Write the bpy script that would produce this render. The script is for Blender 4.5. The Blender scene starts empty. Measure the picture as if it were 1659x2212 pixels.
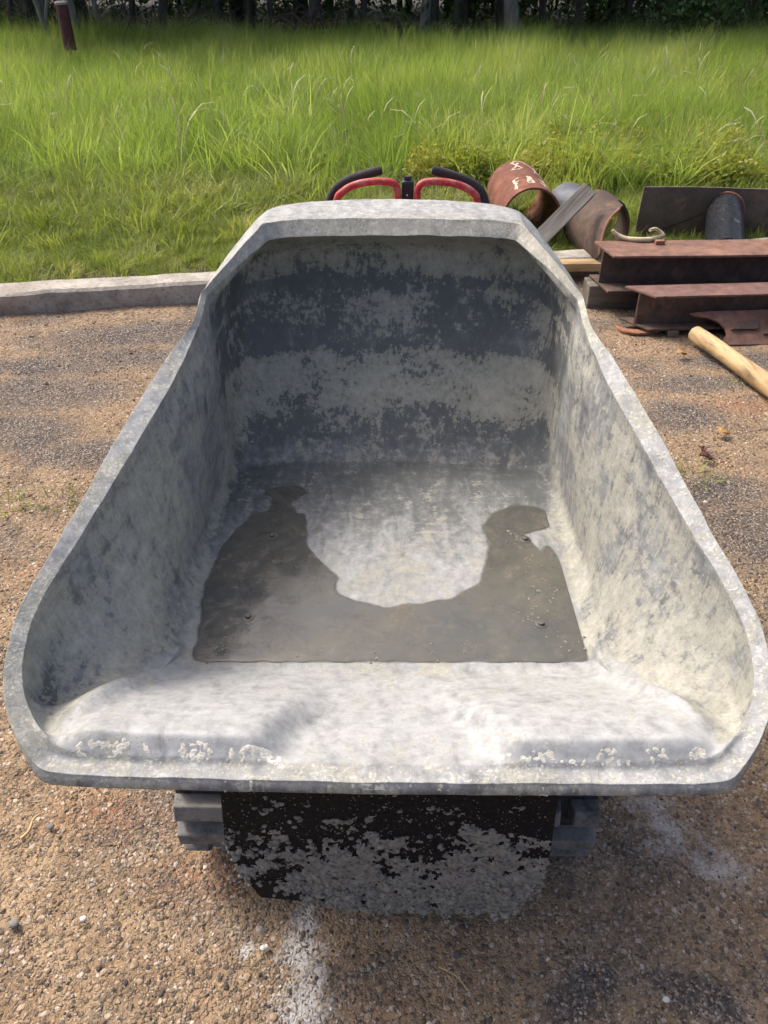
import bpy, bmesh, math, random
import numpy as np
from mathutils import Vector, Matrix, Euler, noise as mnoise
R = math.radians
random.seed(7); rng = np.random.default_rng(7)
scene = bpy.context.scene
col = scene.collection

# ------------------------------------------------------------------ camera, sky, sun, exposure
CAM_H, PITCH = 1.5, R(36.0)
cam_d = bpy.data.cameras.new('camera'); cam = bpy.data.objects.new('camera', cam_d); col.objects.link(cam)
cam.location = (0, 0, CAM_H); cam.rotation_euler = (R(90) - PITCH, 0, 0)
cam_d.sensor_fit = 'VERTICAL'; cam_d.sensor_height = 36; cam_d.lens = 27
cam_d.clip_start = 0.02; cam_d.clip_end = 1000
scene.camera = cam

SUN_DIR = Vector((-0.62, 0.46, 1.0)).normalized()          # towards the sun
world = bpy.data.worlds.new('World'); scene.world = world; world.use_nodes = True
wn = world.node_tree.nodes; wl = world.node_tree.links
bg = wn['Background']; sky = wn.new('ShaderNodeTexSky'); sky.sky_type = 'NISHITA'
sky.sun_disc = False; sky.sun_elevation = math.asin(SUN_DIR.z)
sky.sun_rotation = math.atan2(SUN_DIR.x, SUN_DIR.y)
sky.air_density = 0.55; sky.dust_density = 6.0; sky.ozone_density = 0.3
wl.new(sky.outputs[0], bg.inputs[0]); bg.inputs[1].default_value = 0.15
sun_d = bpy.data.lights.new('sun', 'SUN'); sun = bpy.data.objects.new('sun', sun_d); col.objects.link(sun)
sun_d.energy = 1.2; sun_d.angle = R(12.0); sun_d.color = (1, 0.95, 0.87)
sun.rotation_euler = SUN_DIR.to_track_quat('Z', 'Y').to_euler()
vs = scene.view_settings
vs.view_transform = 'Standard'; vs.look = 'None'; vs.gamma = 1; vs.use_curve_mapping = False
vs.exposure = 1.06
scene.cycles.use_adaptive_sampling = True; scene.cycles.adaptive_threshold = .03
scene.cycles.max_bounces = 5; scene.cycles.diffuse_bounces = 3; scene.cycles.glossy_bounces = 2; scene.cycles.transmission_bounces = 3
scene.cycles.caustics_reflective = False; scene.cycles.caustics_refractive = False

# ------------------------------------------------------------------ helpers
SP, CP = math.sin(PITCH), math.cos(PITCH); FPX = 1659.0; PCX, PCY = 829.5, 1106.0
def ray(px, py):                                   # a pixel gives only a direction
    a = (px - PCX) / FPX; b = (py - PCY) / FPX
    return Vector((a, CP - b * SP, -SP - b * CP))
def at_h(px, py, h):                               # the point on that ray at height h
    d = ray(px, py); t = (h - CAM_H) / d.z
    return Vector((d.x * t, d.y * t, h))
def at_y(px, py, y):                               # the point on that ray at distance y
    d = ray(px, py); t = y / d.y
    return Vector((d.x * t, y, CAM_H + d.z * t))

class MB:
    def __init__(s): s.v = []; s.f = []
    def add(s, verts, faces):
        o = len(s.v); s.v += [tuple(p) for p in verts]; s.f += [tuple(i + o for i in f) for f in faces]; return s
    def box(s, c, d, m=None):
        x, y, z = d[0] / 2, d[1] / 2, d[2] / 2
        vs_ = [Vector((a * x, b * y, e * z)) for e in (-1, 1) for b in (-1, 1) for a in (-1, 1)]
        if m: vs_ = [m @ p for p in vs_]
        vs_ = [p + Vector(c) for p in vs_]
        return s.add(vs_, [(0, 2, 3, 1), (4, 5, 7, 6), (0, 1, 5, 4), (2, 6, 7, 3), (0, 4, 6, 2), (1, 3, 7, 5)])
    def tube(s, pts, rad, n=10, cap=True):
        pts = [Vector(p) for p in pts]; N = len(pts)
        rr = rad if hasattr(rad, '__len__') else [rad] * N
        up = Vector((0, 0, 1)); prev = None; rings = []
        for i, p in enumerate(pts):
            t = (pts[min(i + 1, N - 1)] - pts[max(i - 1, 0)]).normalized()
            if prev is None:
                a = t.cross(up if abs(t.z) < .9 else Vector((1, 0, 0))).normalized()
            else:
                a = (prev - t * prev.dot(t)).normalized()
            prev = a; b = t.cross(a)
            rings.append([p + (a * math.cos(2 * math.pi * k / n) + b * math.sin(2 * math.pi * k / n)) * rr[i] for k in range(n)])
        vs_ = [p for r_ in rings for p in r_]
        fs = [(i * n + k, i * n + (k + 1) % n, (i + 1) * n + (k + 1) % n, (i + 1) * n + k) for i in range(N - 1) for k in range(n)]
        if cap: fs += [tuple(range(n))[::-1], tuple((N - 1) * n + k for k in range(n))]
        return s.add(vs_, fs)
    def prism(s, poly, ext):                        # poly: 3D points of a planar outline, ext: extrusion vector
        n = len(poly); a = [Vector(p) for p in poly]; b = [p + Vector(ext) for p in a]
        return s.add(a + b, [tuple(range(n))[::-1], tuple(range(n, 2 * n))] + [(i, (i + 1) % n, n + (i + 1) % n, n + i) for i in range(n)])

def finish(name, me, mat, parent=None, smooth=True, bevel=0, origin=(0, 0, 0), fix=True):
    if fix:
        bm = bmesh.new(); bm.from_mesh(me); bmesh.ops.recalc_face_normals(bm, faces=bm.faces); bm.to_mesh(me); bm.free()
    if mat: me.materials.append(mat)
    o = bpy.data.objects.new(name, me); col.objects.link(o)
    o.location = origin
    if parent: o.parent = parent
    if smooth: me.shade_smooth()
    if bevel:
        b = o.modifiers.new('bevel', 'BEVEL'); b.width = bevel; b.segments = 2; b.limit_method = 'ANGLE'; b.angle_limit = R(40)
        b.harden_normals = False
    return o
def build(name, mb, mat, parent=None, smooth=False, bevel=0, rel=None):
    """one mesh object; mb is in world coordinates, stored relative to its parent's (or rel's) origin"""
    org = Vector((0, 0, 0))
    if parent is not None:
        p = parent
        while p is not None: org += Vector(p.location); p = p.parent
    loc = Vector((0, 0, 0))
    if rel is not None: loc = Vector(rel) - org
    off = org + loc
    me = bpy.data.meshes.new(name)
    me.from_pydata([tuple(Vector(p) - off) for p in mb.v], [], mb.f); me.update()
    o = finish(name, me, mat, parent, smooth, bevel)
    o.location = loc
    if smooth and not bevel: me.set_sharp_from_angle(angle=R(38))
    return o
def np_mesh(name, V, F):
    me = bpy.data.meshes.new(name); V = np.asarray(V, dtype=np.float32); F = np.asarray(F, dtype=np.int32)
    me.vertices.add(len(V)); me.vertices.foreach_set('co', V.ravel())
    k = F.shape[1]; me.loops.add(F.size); me.loops.foreach_set('vertex_index', F.ravel())
    me.polygons.add(len(F)); me.polygons.foreach_set('loop_start', np.arange(0, F.size, k, dtype=np.int32))
    me.polygons.foreach_set('loop_total', np.full(len(F), k, dtype=np.int32))
    me.update(calc_edges=True); me.validate(); return me
def set_attr(me, name, vals):
    a = me.attributes.new(name, 'FLOAT', 'POINT'); a.data.foreach_set('value', np.asarray(vals, dtype=np.float32).ravel())
def empty(name, loc, label, cat, group=None):
    o = bpy.data.objects.new(name, None); col.objects.link(o); o.location = loc; o.empty_display_size = .1
    return tag(o, label, cat, group)
def tag(o, label, cat=None, group=None, kind=None):
    if label: o['label'] = label
    if cat: o['category'] = cat
    if group: o['group'] = group
    if kind: o['kind'] = kind
    return o
def stuff(o, label=None, cat=None): return tag(o, label, cat, None, 'stuff')
def sstep(x, a, b):
    t = np.clip((np.asarray(x, dtype=float) - a) / (b - a), 0, 1); return t * t * (3 - 2 * t)
def vnoise(P, s=1.0, off=0.0):                     # smooth noise for numpy point lists
    return np.array([mnoise.noise(Vector((p[0] * s + off, p[1] * s + off * .7, p[2] * s - off))) for p in P])

# ------------------------------------------------------------------ material helper
class M:
    def __init__(s, name):
        s.m = bpy.data.materials.new(name); s.m.use_nodes = True
        s.t = s.m.node_tree; s.n = s.t.nodes; s.b = s.n['Principled BSDF']; s.out = s.n['Material Output']
        s.pos = None
    def link(s, a, b): s.t.links.new(a, b)
    def _in(s, sock, v):
        if isinstance(v, bpy.types.NodeSocket): s.link(v, sock)
        elif v is not None:
            if sock.type == 'RGBA' and not hasattr(v, '__len__'): v = (v, v, v, 1)
            elif sock.type == 'RGBA' and len(v) == 3: v = (*v, 1)
            sock.default_value = v
    def P(s):
        if s.pos is None: s.pos = s.n.new('ShaderNodeNewGeometry').outputs['Position']
        return s.pos
    def O(s): return s.n.new('ShaderNodeTexCoord').outputs['Object']
    def mapping(s, v, scale=(1, 1, 1), rot=(0, 0, 0), loc=(0, 0, 0)):
        n = s.n.new('ShaderNodeMapping'); s._in(n.inputs[0], v); n.inputs[1].default_value = loc; n.inputs[2].default_value = rot; n.inputs[3].default_value = scale
        return n.outputs[0]
    def noise(s, scale, detail=5, rough=.55, vec=None, dist=0, colr=False):
        n = s.n.new('ShaderNodeTexNoise'); s._in(n.inputs['Vector'], vec if vec is not None else s.P())
        n.inputs['Scale'].default_value = scale; n.inputs['Detail'].default_value = detail; n.inputs['Roughness'].default_value = rough; n.inputs['Distortion'].default_value = dist
        return n.outputs['Color' if colr else 'Fac']
    def voro(s, scale, vec=None, feat='F1', out='Distance', rand=1):
        n = s.n.new('ShaderNodeTexVoronoi'); s._in(n.inputs['Vector'], vec if vec is not None else s.P()); n.feature = feat
        n.inputs['Scale'].default_value = scale; n.inputs['Randomness'].default_value = rand
        return n.outputs[out]
    def math(s, op, a, b=None, c=None, clamp=False):
        n = s.n.new('ShaderNodeMath'); n.operation = op; n.use_clamp = clamp
        s._in(n.inputs[0], a)
        if b is not None: s._in(n.inputs[1], b)
        if c is not None: s._in(n.inputs[2], c)
        return n.outputs[0]
    def rng(s, v, a, b, c=0., d=1., smooth=False):
        n = s.n.new('ShaderNodeMapRange'); n.clamp = True
        if smooth: n.interpolation_type = 'SMOOTHSTEP'
        s._in(n.inputs[0], v)
        for i, x in enumerate((a, b, c, d)): s._in(n.inputs[i + 1], x)
        return n.outputs[0]
    def mix(s, f, a, b, mode='MIX'):
        n = s.n.new('ShaderNodeMix'); n.data_type = 'RGBA'; n.blend_type = mode; n.clamp_factor = True
        s._in(n.inputs[0], f); s._in(n.inputs[6], a); s._in(n.inputs[7], b); return n.outputs[2]
    def ramp(s, v, stops, interp='LINEAR'):
        n = s.n.new('ShaderNodeValToRGB'); s._in(n.inputs[0], v); e = n.color_ramp.elements; n.color_ramp.interpolation = interp
        while len(e) < len(stops): e.new(.5)
        for i, (p, c) in enumerate(stops):
            e[i].position = p; e[i].color = (*c, 1) if hasattr(c, '__len__') else (c, c, c, 1)
        return n.outputs[0]
    def attr(s, name, out='Fac'):
        n = s.n.new('ShaderNodeAttribute'); n.attribute_name = name; return n.outputs[out]
    def sep(s, v, i):
        n = s.n.new('ShaderNodeSeparateXYZ'); s._in(n.inputs[0], v); return n.outputs[i]
    def inst(s): return s.n.new('ShaderNodeObjectInfo').outputs['Random']
    def bump(s, h, strength=.5, dist=.01, prev=None):
        n = s.n.new('ShaderNodeBump'); n.inputs['Strength'].default_value = strength; n.inputs['Distance'].default_value = dist
        s._in(n.inputs['Height'], h)
        if prev is not None: s.link(prev, n.inputs['Normal'])
        return n.outputs[0]
    def done(s, color=None, rough=None, metal=None, normal=None, spec=None):
        s._in(s.b.inputs['Base Color'], color); s._in(s.b.inputs['Roughness'], rough); s._in(s.b.inputs['Metallic'], metal)
        if normal is not None: s.link(normal, s.b.inputs['Normal'])
        if spec is not None: s._in(s.b.inputs['Specular IOR Level'], spec)
        return s.m

def leaf_mat(name, stops, trans=.45, vscale=3.0, rough=.55, by_inst=True):
    m = M(name)
    n = m.noise(vscale, 3)
    f = m.math('ADD', m.math('MULTIPLY', n, .55), m.math('MULTIPLY', m.inst(), .5)) if by_inst else n
    c = m.ramp(f, stops)
    m.done(c, rough, spec=.35)
    tr = m.n.new('ShaderNodeBsdfTranslucent'); m.link(m.mix(1, c, (1.25, 1.3, .7), 'MULTIPLY'), tr.inputs[0])
    mx = m.n.new('ShaderNodeMixShader'); mx.inputs[0].default_value = trans
    m.link(m.b.outputs[0], mx.inputs[1]); m.link(tr.outputs[0], mx.inputs[2]); m.link(mx.outputs[0], m.out.inputs[0])
    return m.m

def mat_rust(name, c0, c1, c2, scale=18, rough=.85, bump=.3, chalk=False):
    m = M(name); o = m.P()
    n1 = m.noise(scale, 8, .65, o); n2 = m.noise(scale * .18, 3, .5, o); n3 = m.noise(scale * 9, 4, .6, o)
    c = m.ramp(n1, [(.3, c0), (.52, c1), (.75, c2)])
    c = m.mix(m.rng(n2, .45, .65), c, m.mix(.6, c, c0))
    c = m.mix(m.rng(n3, .4, .75, 0, .35), c, m.mix(1, c, (.45, .42, .4), 'MULTIPLY'))
    n4 = m.noise(scale * .5, 6, .7, o, .8); c = m.mix(m.rng(n4, .55, .68, 0, .55), c, m.mix(.5, c2, (.36, .17, .075)))
    c = m.mix(m.rng(m.noise(scale * 3, 5, .7, o), .6, .7, 0, .5), c, tuple(x * .55 for x in c0))
    return m.done(c, rough, .15, m.bump(m.math('ADD', n1, m.math('MULTIPLY', n3, .6)), bump, .004))

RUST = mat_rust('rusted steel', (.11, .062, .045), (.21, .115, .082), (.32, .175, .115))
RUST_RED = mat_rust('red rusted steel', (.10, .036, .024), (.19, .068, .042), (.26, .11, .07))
RUST_DARK = mat_rust('dark weathered steel and web shade', (.055, .038, .031), (.095, .065, .052), (.145, .095, .07))  # real steel tone on pipe and lugs; on beams, painted flange shade
RUST_PALE = mat_rust('dull weathered steel', (.085, .066, .05), (.14, .11, .082), (.20, .15, .11), 9)
RUST_PLUM = mat_rust('plum rusted steel', (.11, .062, .053), (.18, .10, .083), (.25, .145, .11))
RUST_ORANGE = mat_rust('orange torch cut rust', (.16, .07, .04), (.30, .14, .08), (.42, .22, .14), 40)

def mat_wood(name, c0, c1, c2, axis=0, s=1.0, rough=.8):
    m = M(name); sc = [26 * s, 26 * s, 26 * s]; sc[axis] = 2.2 * s
    v = m.mapping(m.O(), tuple(sc)); n1 = m.noise(1, 7, .62, v, .4); n2 = m.noise(9, 4)
    sc2 = [90 * s] * 3; sc2[axis] = 3.5 * s
    n3 = m.noise(1, 3, .5, m.mapping(m.O(), tuple(sc2)))
    c = m.ramp(n1, [(.3, c0), (.52, c1), (.72, c2)])
    c = m.mix(m.rng(n3, .55, .72, 0, .6), c, c0)
    c = m.mix(m.rng(n2, .5, .7, 0, .4), c, m.mix(1, c, (.6, .55, .5), 'MULTIPLY'))
    return m.done(c, rough, None, m.bump(m.math('ADD', n1, n3), .35, .004))
WOOD_GREY = mat_wood('weathered grey wood', (.085, .075, .06), (.22, .20, .165), (.34, .31, .26), 2)
WOOD_POLE = mat_wood('peeled yellow pine', (.13, .08, .04), (.42, .29, .14), (.54, .41, .22), 1, .8, .7)
WOOD_NEW = mat_wood('fresh sawn pine', (.34, .22, .10), (.55, .40, .20), (.64, .49, .27), 0, 1, .7)
WOOD_TIMBER = mat_wood('grey timber sleeper', (.05, .043, .035), (.12, .105, .085), (.2, .175, .14), 0)

def simple(name, c, rough=.5, metal=0, var=.25, scale=30, bump=.1):
    m = M(name); n = m.noise(scale, 5)
    cc = m.mix(m.rng(n, .35, .7), c, tuple(x * (1 - var) for x in c))
    return m.done(cc, m.rng(n, .3, .7, rough * .85, min(1, rough * 1.15)), metal, m.bump(n, bump, .003))
m = M('worn red paint'); n = m.noise(26, 7, .65); n2 = m.noise(120, 5, .6)
RED_PAINT = m.done(m.mix(m.rng(m.math('ADD', n, m.math('MULTIPLY', n2, .5)), .72, .92, 0, .6), m.mix(n, (.36, .02, .025), (.46, .04, .04)), (.36, .27, .24)), m.rng(n2, .3, .7, .45, .75), None, m.bump(n2, .15, .002))
GRIP = simple('black foam grip', (.038, .038, .038), .95, 0, .3, 120, .25)
BLACK_PLASTIC = simple('dark plastic', (.014, .018, .028), .42, 0, .3, 40)
BLACK_STEEL = simple('black painted steel', (.02, .02, .021), .5, .2, .4, 30)
BLACK_PIPE = None
m = M('black coated pipe'); n = m.noise(14, 8, .7); n2 = m.noise(40, 5, .6)
BLACK_PIPE = m.done(m.mix(m.rng(m.math('ADD', n, m.math('MULTIPLY', n2, .3)), .76, .82), (.018, .02, .024), (.33, .22, .17)), m.rng(n2, .3, .7, .22, .4), .25, m.bump(n2, .1, .003))
m = M('blue grey steel pipe'); n = m.noise(9, 8, .65)
BLUE_PIPE = m.done(m.ramp(n, [(.3, (.06, .065, .08)), (.55, (.11, .12, .145)), (.75, (.15, .13, .13))]), .55, .4, m.bump(n, .1, .003))
CREAM = simple('weathered cream paint', (.56, .47, .30), .7, 0, .35, 35, .3)
CHALK = simple('pale chalk', (.56, .44, .35), .95, 0, .2, 200)
m = M('concrete kerb'); n = m.noise(7, 9, .68); n2 = m.noise(55, 6, .6); n3 = m.noise(2.2, 4, .6)
c = m.ramp(n, [(.28, (.14, .127, .105)), (.5, (.33, .305, .26)), (.72, (.47, .44, .385))])
c = m.mix(m.rng(n3, .58, .70, 0, .4), c, (.36, .23, .17)); c = m.mix(m.rng(n2, .52, .7, 0, .6), c, (.09, .08, .065))
KERB = m.done(c, .92, None, m.bump(m.math('ADD', n, n2), .6, .01))

# ------------------------------------------------------------------ the setting: ground sheets
# yard of dirt and gravel
KB0, KB1 = at_h(0, 683, 0), at_h(425, 655, 0)               # foot of the kerb, seen at the left
kdir = (KB1 - KB0).normalized(); knor = Vector((-kdir.y, kdir.x, 0))
def kerb_y(x): return KB0.y + (x - KB0.x) * kdir.y / kdir.x
gx = np.concatenate([np.linspace(-14, -2.6, 60)[:-1], np.linspace(-2.6, 2.8, 250), np.linspace(2.8, 14, 60)[1:]])
gy = np.concatenate([np.linspace(-12, -.3, 40)[:-1], np.linspace(-.3, 4.9, 240)])
GX, GY = np.meshgrid(gx, gy); Pn = np.stack([GX.ravel(), GY.ravel(), np.zeros(GX.size)], 1)
hz = .012 * vnoise(Pn, 1.7, 3) + .006 * vnoise(Pn, 7, 9) + .003 * vnoise(Pn, 26, 1)
near = (np.abs(Pn[:, 0]) < 2.8) & (Pn[:, 1] > -.3)
Pn[:, 2] = np.where(near, hz, .012 * 0)
# keep the yard below the kerb's far side
beyond = Pn[:, 1] - (KB0.y + (Pn[:, 0] - KB0.x) * kdir.y / kdir.x)
Pn[:, 2] -= .12 * sstep(beyond, .1, .3)
nx, ny = len(gx), len(gy)
ii = (np.arange(ny - 1)[:, None] * nx + np.arange(nx - 1)[None]).ravel()
yard_me = np_mesh('yard', Pn, np.stack([ii, ii + 1, ii + nx + 1, ii + nx], 1))
def blob(cx, cy, rx, ry, rot=0):
    c_, s_ = math.cos(rot), math.sin(rot); dx = Pn[:, 0] - cx; dy = Pn[:, 1] - cy
    u = (dx * c_ + dy * s_) / rx; v = (-dx * s_ + dy * c_) / ry
    return np.clip(1 - np.sqrt(u * u + v * v) * .5, 0, 1)
def pblob(px, py, rx, ry, rot=0):
    p = at_h(px, py, 0); return blob(p.x, p.y, rx, ry, rot)
white = np.zeros(len(Pn))
for a in [(655, 2000, .035, .05), (650, 2060, .05, .05), (668, 2120, .035, .05), (650, 2190, .06, .07), (640, 2250, .06, .06)]: white = np.maximum(white, pblob(*a) * .86)
for a in [(1440, 1790, .11, .09, .5), (1560, 1880, .13, .07, -.5), (1400, 1740, .09, .06)]: white = np.maximum(white, pblob(*a) * .62)
for a in [(535, 2050, .025, .02)]: white = np.maximum(white, pblob(*a) * .8)
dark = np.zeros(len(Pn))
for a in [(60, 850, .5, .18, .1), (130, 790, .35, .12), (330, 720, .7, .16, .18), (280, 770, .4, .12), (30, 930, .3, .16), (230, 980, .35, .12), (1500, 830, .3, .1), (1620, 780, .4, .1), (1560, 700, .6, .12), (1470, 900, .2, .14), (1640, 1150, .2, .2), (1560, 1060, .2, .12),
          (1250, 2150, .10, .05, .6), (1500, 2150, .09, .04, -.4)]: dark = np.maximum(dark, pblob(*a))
red = np.zeros(len(Pn))
for a in [(40, 990, .10, .045), (200, 1060, .14, .05, .3), (215, 1100, .08, .06), (1560, 1000, .06, .04), (420, 1900, .16, .07), (250, 1760, .2, .08), (1600, 880, .3, .1), (150, 1230, .2, .1)]: red = np.maximum(red, pblob(*a))
set_attr(yard_me, 'white', white); set_attr(yard_me, 'dark', dark); set_attr(yard_me, 'red', red)

def yard_material():
    m = M('dirt and gravel'); P = m.P()
    big = m.noise(2.1, 5, .6); mid = m.noise(9, 6, .65); fine = m.noise(90, 6, .7)
    soil = m.ramp(mid, [(.28, (.125, .083, .052)), (.48, (.25, .172, .100)), (.68, (.37, .268, .162))])
    soil = m.mix(m.rng(big, .42, .62, 0, .75), soil, m.mix(.5, soil, (.38, .25, .14)))
    soil = m.mix(m.rng(m.math('ADD', m.attr('red'), m.math('MULTIPLY', mid, .7)), .85, 1.25, 0, .6), soil, (.26, .105, .05))
    wv = m.mapping(P, (1, 1, 1)); 
    warp = m.n.new('ShaderNodeVectorMath'); warp.operation = 'ADD'; m.link(P, warp.inputs[0])
    wsc = m.n.new('ShaderNodeVectorMath'); wsc.operation = 'SCALE'; m.link(m.noise(60, 2, colr=True), wsc.inputs[0]); wsc.inputs['Scale'].default_value = .012
    m.link(wsc.outputs[0], warp.inputs[1]); W = warp.outputs[0]
    v1d = m.voro(95, W); v1c = m.voro(95, W, out='Color'); v2d = m.voro(210, W); v2c = m.voro(210, W, out='Color')
    peb = lambda c_: m.ramp(m.sep(c_, 0), [(.0, (.06, .052, .048)), (.25, (.14, .12, .10)), (.5, (.27, .20, .14)), (.78, (.41, .30, .20)), (1, (.60, .54, .46))])
    k1 = m.math('MULTIPLY', m.rng(m.sep(v1c, 1), .42, .5), m.rng(v1d, .62, .50))
    k2 = m.math('MULTIPLY', m.rng(m.sep(v2c, 1), .30, .4), m.rng(v2d, .66, .52))
    c = m.mix(k2, soil, m.mix(.55, soil, peb(v2c)))
    c = m.mix(k1, c, m.mix(.7, soil, peb(v1c)))
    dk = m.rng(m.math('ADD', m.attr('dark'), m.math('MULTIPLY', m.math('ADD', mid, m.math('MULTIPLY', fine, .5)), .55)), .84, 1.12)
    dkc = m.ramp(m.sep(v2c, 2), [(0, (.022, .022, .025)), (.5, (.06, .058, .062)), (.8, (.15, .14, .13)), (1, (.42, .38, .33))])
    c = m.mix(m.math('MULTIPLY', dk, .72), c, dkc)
    c = m.mix(m.rng(m.math('ADD', m.noise(3.4, 4, .6, dist=.6), m.math('MULTIPLY', fine, .25)), .62, .76, 0, .55), c, dkc)
    wh = m.rng(m.math('ADD', m.attr('white'), m.math('MULTIPLY', m.math('ADD', m.noise(26, 7, .7), m.math('MULTIPLY', fine, .6)), .8)), 1.04, 1.34)
    c = m.mix(m.math('MULTIPLY', wh, .75), c, m.mix(mid, (.44, .44, .44), (.66, .63, .58)))
    hgt = m.math('ADD', m.math('MULTIPLY', m.math('SUBTRACT', 1, v1d), k1), m.math('ADD', m.math('MULTIPLY', m.math('MULTIPLY', m.math('SUBTRACT', 1, v2d), k2), .55), m.math('MULTIPLY', fine, .5)))
    return m.done(c, .95, None, m.bump(hgt, 1.0, .0065), .25)
YARD = yard_material()
yard = finish('gravel_yard', yard_me, YARD, fix=False); tag(yard, 'orange brown dirt yard strewn with gravel', kind='structure')

m = M('meadow soil'); n = m.noise(.5, 5); n2 = m.noise(14, 7, .65); n3 = m.noise(120, 4, .6)
c = m.ramp(n2, [(.3, (.035, .03, .016)), (.5, (.06, .06, .022)), (.7, (.10, .095, .045))])
c = m.mix(m.rng(n3, .5, .7, 0, .5), c, (.17, .14, .10))
trk = m.math('ADD', m.attr('track'), m.math('MULTIPLY', n2, .5))
c = m.mix(m.rng(trk, .75, 1.0), c, m.mix(n2, (.16, .12, .08), (.30, .25, .19)))
SOIL = m.done(c, .95, None, m.bump(m.math('ADD', n2, n3), .8, .02))
mx_ = np.concatenate([[-400, -120, -40, -20], np.linspace(-12, 12, 61), [20, 40, 120, 400]])
my_ = np.concatenate([np.linspace(0, 1, 3)[:-1] * .3, np.linspace(.3, 22, 56), [30, 60, 150, 500]])
V = []
for t in my_:
    for x in mx_:
        xx = max(-30, min(30, x)); y0 = kerb_y(xx) + .14 if abs(x) <= 30 else kerb_y(xx) + .14
        V.append((x, y0 + t, .045 + (.03 * mnoise.noise(Vector((x * .7, t * .7, 3))) if t > .4 else 0)))
nx = len(mx_); ii = (np.arange(len(my_) - 1)[:, None] * nx + np.arange(nx - 1)[None]).ravel()
mead_me = np_mesh('meadow', V, np.stack([ii, ii + 1, ii + nx + 1, ii + nx], 1))
VV = np.array(V)
tr = np.exp(-((VV[:, 1] - (8.6 + .35 * (VV[:, 0] - 5))) / 1.5) ** 2) * sstep(VV[:, 0], 2.3, 4.2)
tr = np.maximum(tr, .75 * np.exp(-((VV[:, 1] - np.array([kerb_y(x) for x in np.clip(VV[:, 0], -30, 30)]) - .3) / .16) ** 2) * sstep(-VV[:, 0], .6, 1.4))
set_attr(mead_me, 'track', tr)
tag(finish('meadow_ground', mead_me, SOIL, fix=False), 'soil of the grassy field behind the kerb', kind='structure')
m = M('far earth'); m.done((.09, .07, .045), .95)
tag(build('ground', MB().add([(-600, -600, -.16), (600, -600, -.16), (600, 600, -.16), (-600, 600, -.16)], [(0, 1, 2, 3)]), m.m), 'bare earth under the yard and the field', kind='structure')

# ------------------------------------------------------------------ instanced stuff (gravel, grass)
def instancer(name, pts, rot, scale, sources, idx=None):
    me = bpy.data.meshes.new(name); pts = np.asarray(pts, dtype=np.float32)
    me.vertices.add(len(pts)); me.vertices.foreach_set('co', pts.ravel())
    a = me.attributes.new('rot', 'FLOAT_VECTOR', 'POINT'); a.data.foreach_set('vector', np.asarray(rot, dtype=np.float32).ravel())
    a = me.attributes.new('scl', 'FLOAT_VECTOR', 'POINT'); a.data.foreach_set('vector', np.asarray(scale, dtype=np.float32).ravel())
    a = me.attributes.new('idx', 'INT', 'POINT'); a.data.foreach_set('value', (rng.integers(0, len(sources), len(pts)) if idx is None else np.asarray(idx)).astype(np.int32))
    o = bpy.data.objects.new(name, me); col.objects.link(o)
    g = bpy.data.node_groups.new(name, 'GeometryNodeTree')
    g.interface.new_socket('Geometry', in_out='INPUT', socket_type='NodeSocketGeometry'); g.interface.new_socket('Geometry', in_out='OUTPUT', socket_type='NodeSocketGeometry')
    gi = g.nodes.new('NodeGroupInput'); go = g.nodes.new('NodeGroupOutput'); iop = g.nodes.new('GeometryNodeInstanceOnPoints')
    jn = g.nodes.new('GeometryNodeJoinGeometry')
    for so in sources:
        oi = g.nodes.new('GeometryNodeObjectInfo'); oi.inputs['Object'].default_value = so; oi.inputs['As Instance'].default_value = True
        g.links.new(oi.outputs['Geometry'], jn.inputs[0])
    def na(nm, dt):
        k = g.nodes.new('GeometryNodeInputNamedAttribute'); k.data_type = dt; k.inputs[0].default_value = nm; return k.outputs[0]
    e2r = g.nodes.new('FunctionNodeEulerToRotation'); g.links.new(na('rot', 'FLOAT_VECTOR'), e2r.inputs[0])
    mp = g.nodes.new('GeometryNodeMeshToPoints')
    g.links.new(gi.outputs[0], mp.inputs[0]); g.links.new(mp.outputs[0], iop.inputs['Points']); g.links.new(jn.outputs[0], iop.inputs['Instance'])
    iop.inputs['Pick Instance'].default_value = True; g.links.new(na('idx', 'INT'), iop.inputs['Instance Index'])
    g.links.new(e2r.outputs[0], iop.inputs['Rotation']); g.links.new(na('scl', 'FLOAT_VECTOR'), iop.inputs['Scale'])
    g.links.new(iop.outputs[0], go.inputs[0])
    md = o.modifiers.new('scatter', 'NODES'); md.node_group = g
    return o
def source(name, V, F, mat, smooth=True):            # mesh kept as data only, used by the scatter
    me = bpy.data.meshes.new(name); me.from_pydata([tuple(v) for v in V], [], F); me.update(); me.materials.append(mat)
    if smooth: me.shade_smooth()
    return bpy.data.objects.new(name, me)

# pebbles
m = M('pebbles'); rnd = m.inst(); n = m.noise(160, 4)
c = m.ramp(rnd, [(0, (.06, .054, .05)), (.18, (.13, .112, .095)), (.36, (.21, .158, .112)), (.55, (.31, .225, .15)), (.75, (.38, .285, .19)), (.9, (.31, .275, .235)), (.985, (.46, .41, .35)), (1, (.62, .59, .54))])
PEB = m.done(m.mix(m.rng(n, .35, .7, 0, .6), c, m.mix(1, c, (.62, .55, .48), 'MULTIPLY')), .9, None, m.bump(n, .3, .002), .25)
def pebble_geo(seed):
    bm = bmesh.new(); bmesh.ops.create_icosphere(bm, subdivisions=1, radius=1)
    r_ = random.Random(seed); sx, sy, sz = r_.uniform(.8, 1.25), r_.uniform(.7, 1.1), r_.uniform(.45, .8)
    for v in bm.verts: v.co = Vector((v.co.x * sx, v.co.y * sy, v.co.z * sz)) * r_.uniform(.72, 1.18)
    V = [v.co.copy() for v in bm.verts]; F = [tuple(v.index for v in f.verts) for f in bm.faces]; bm.free(); return V, F
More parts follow.
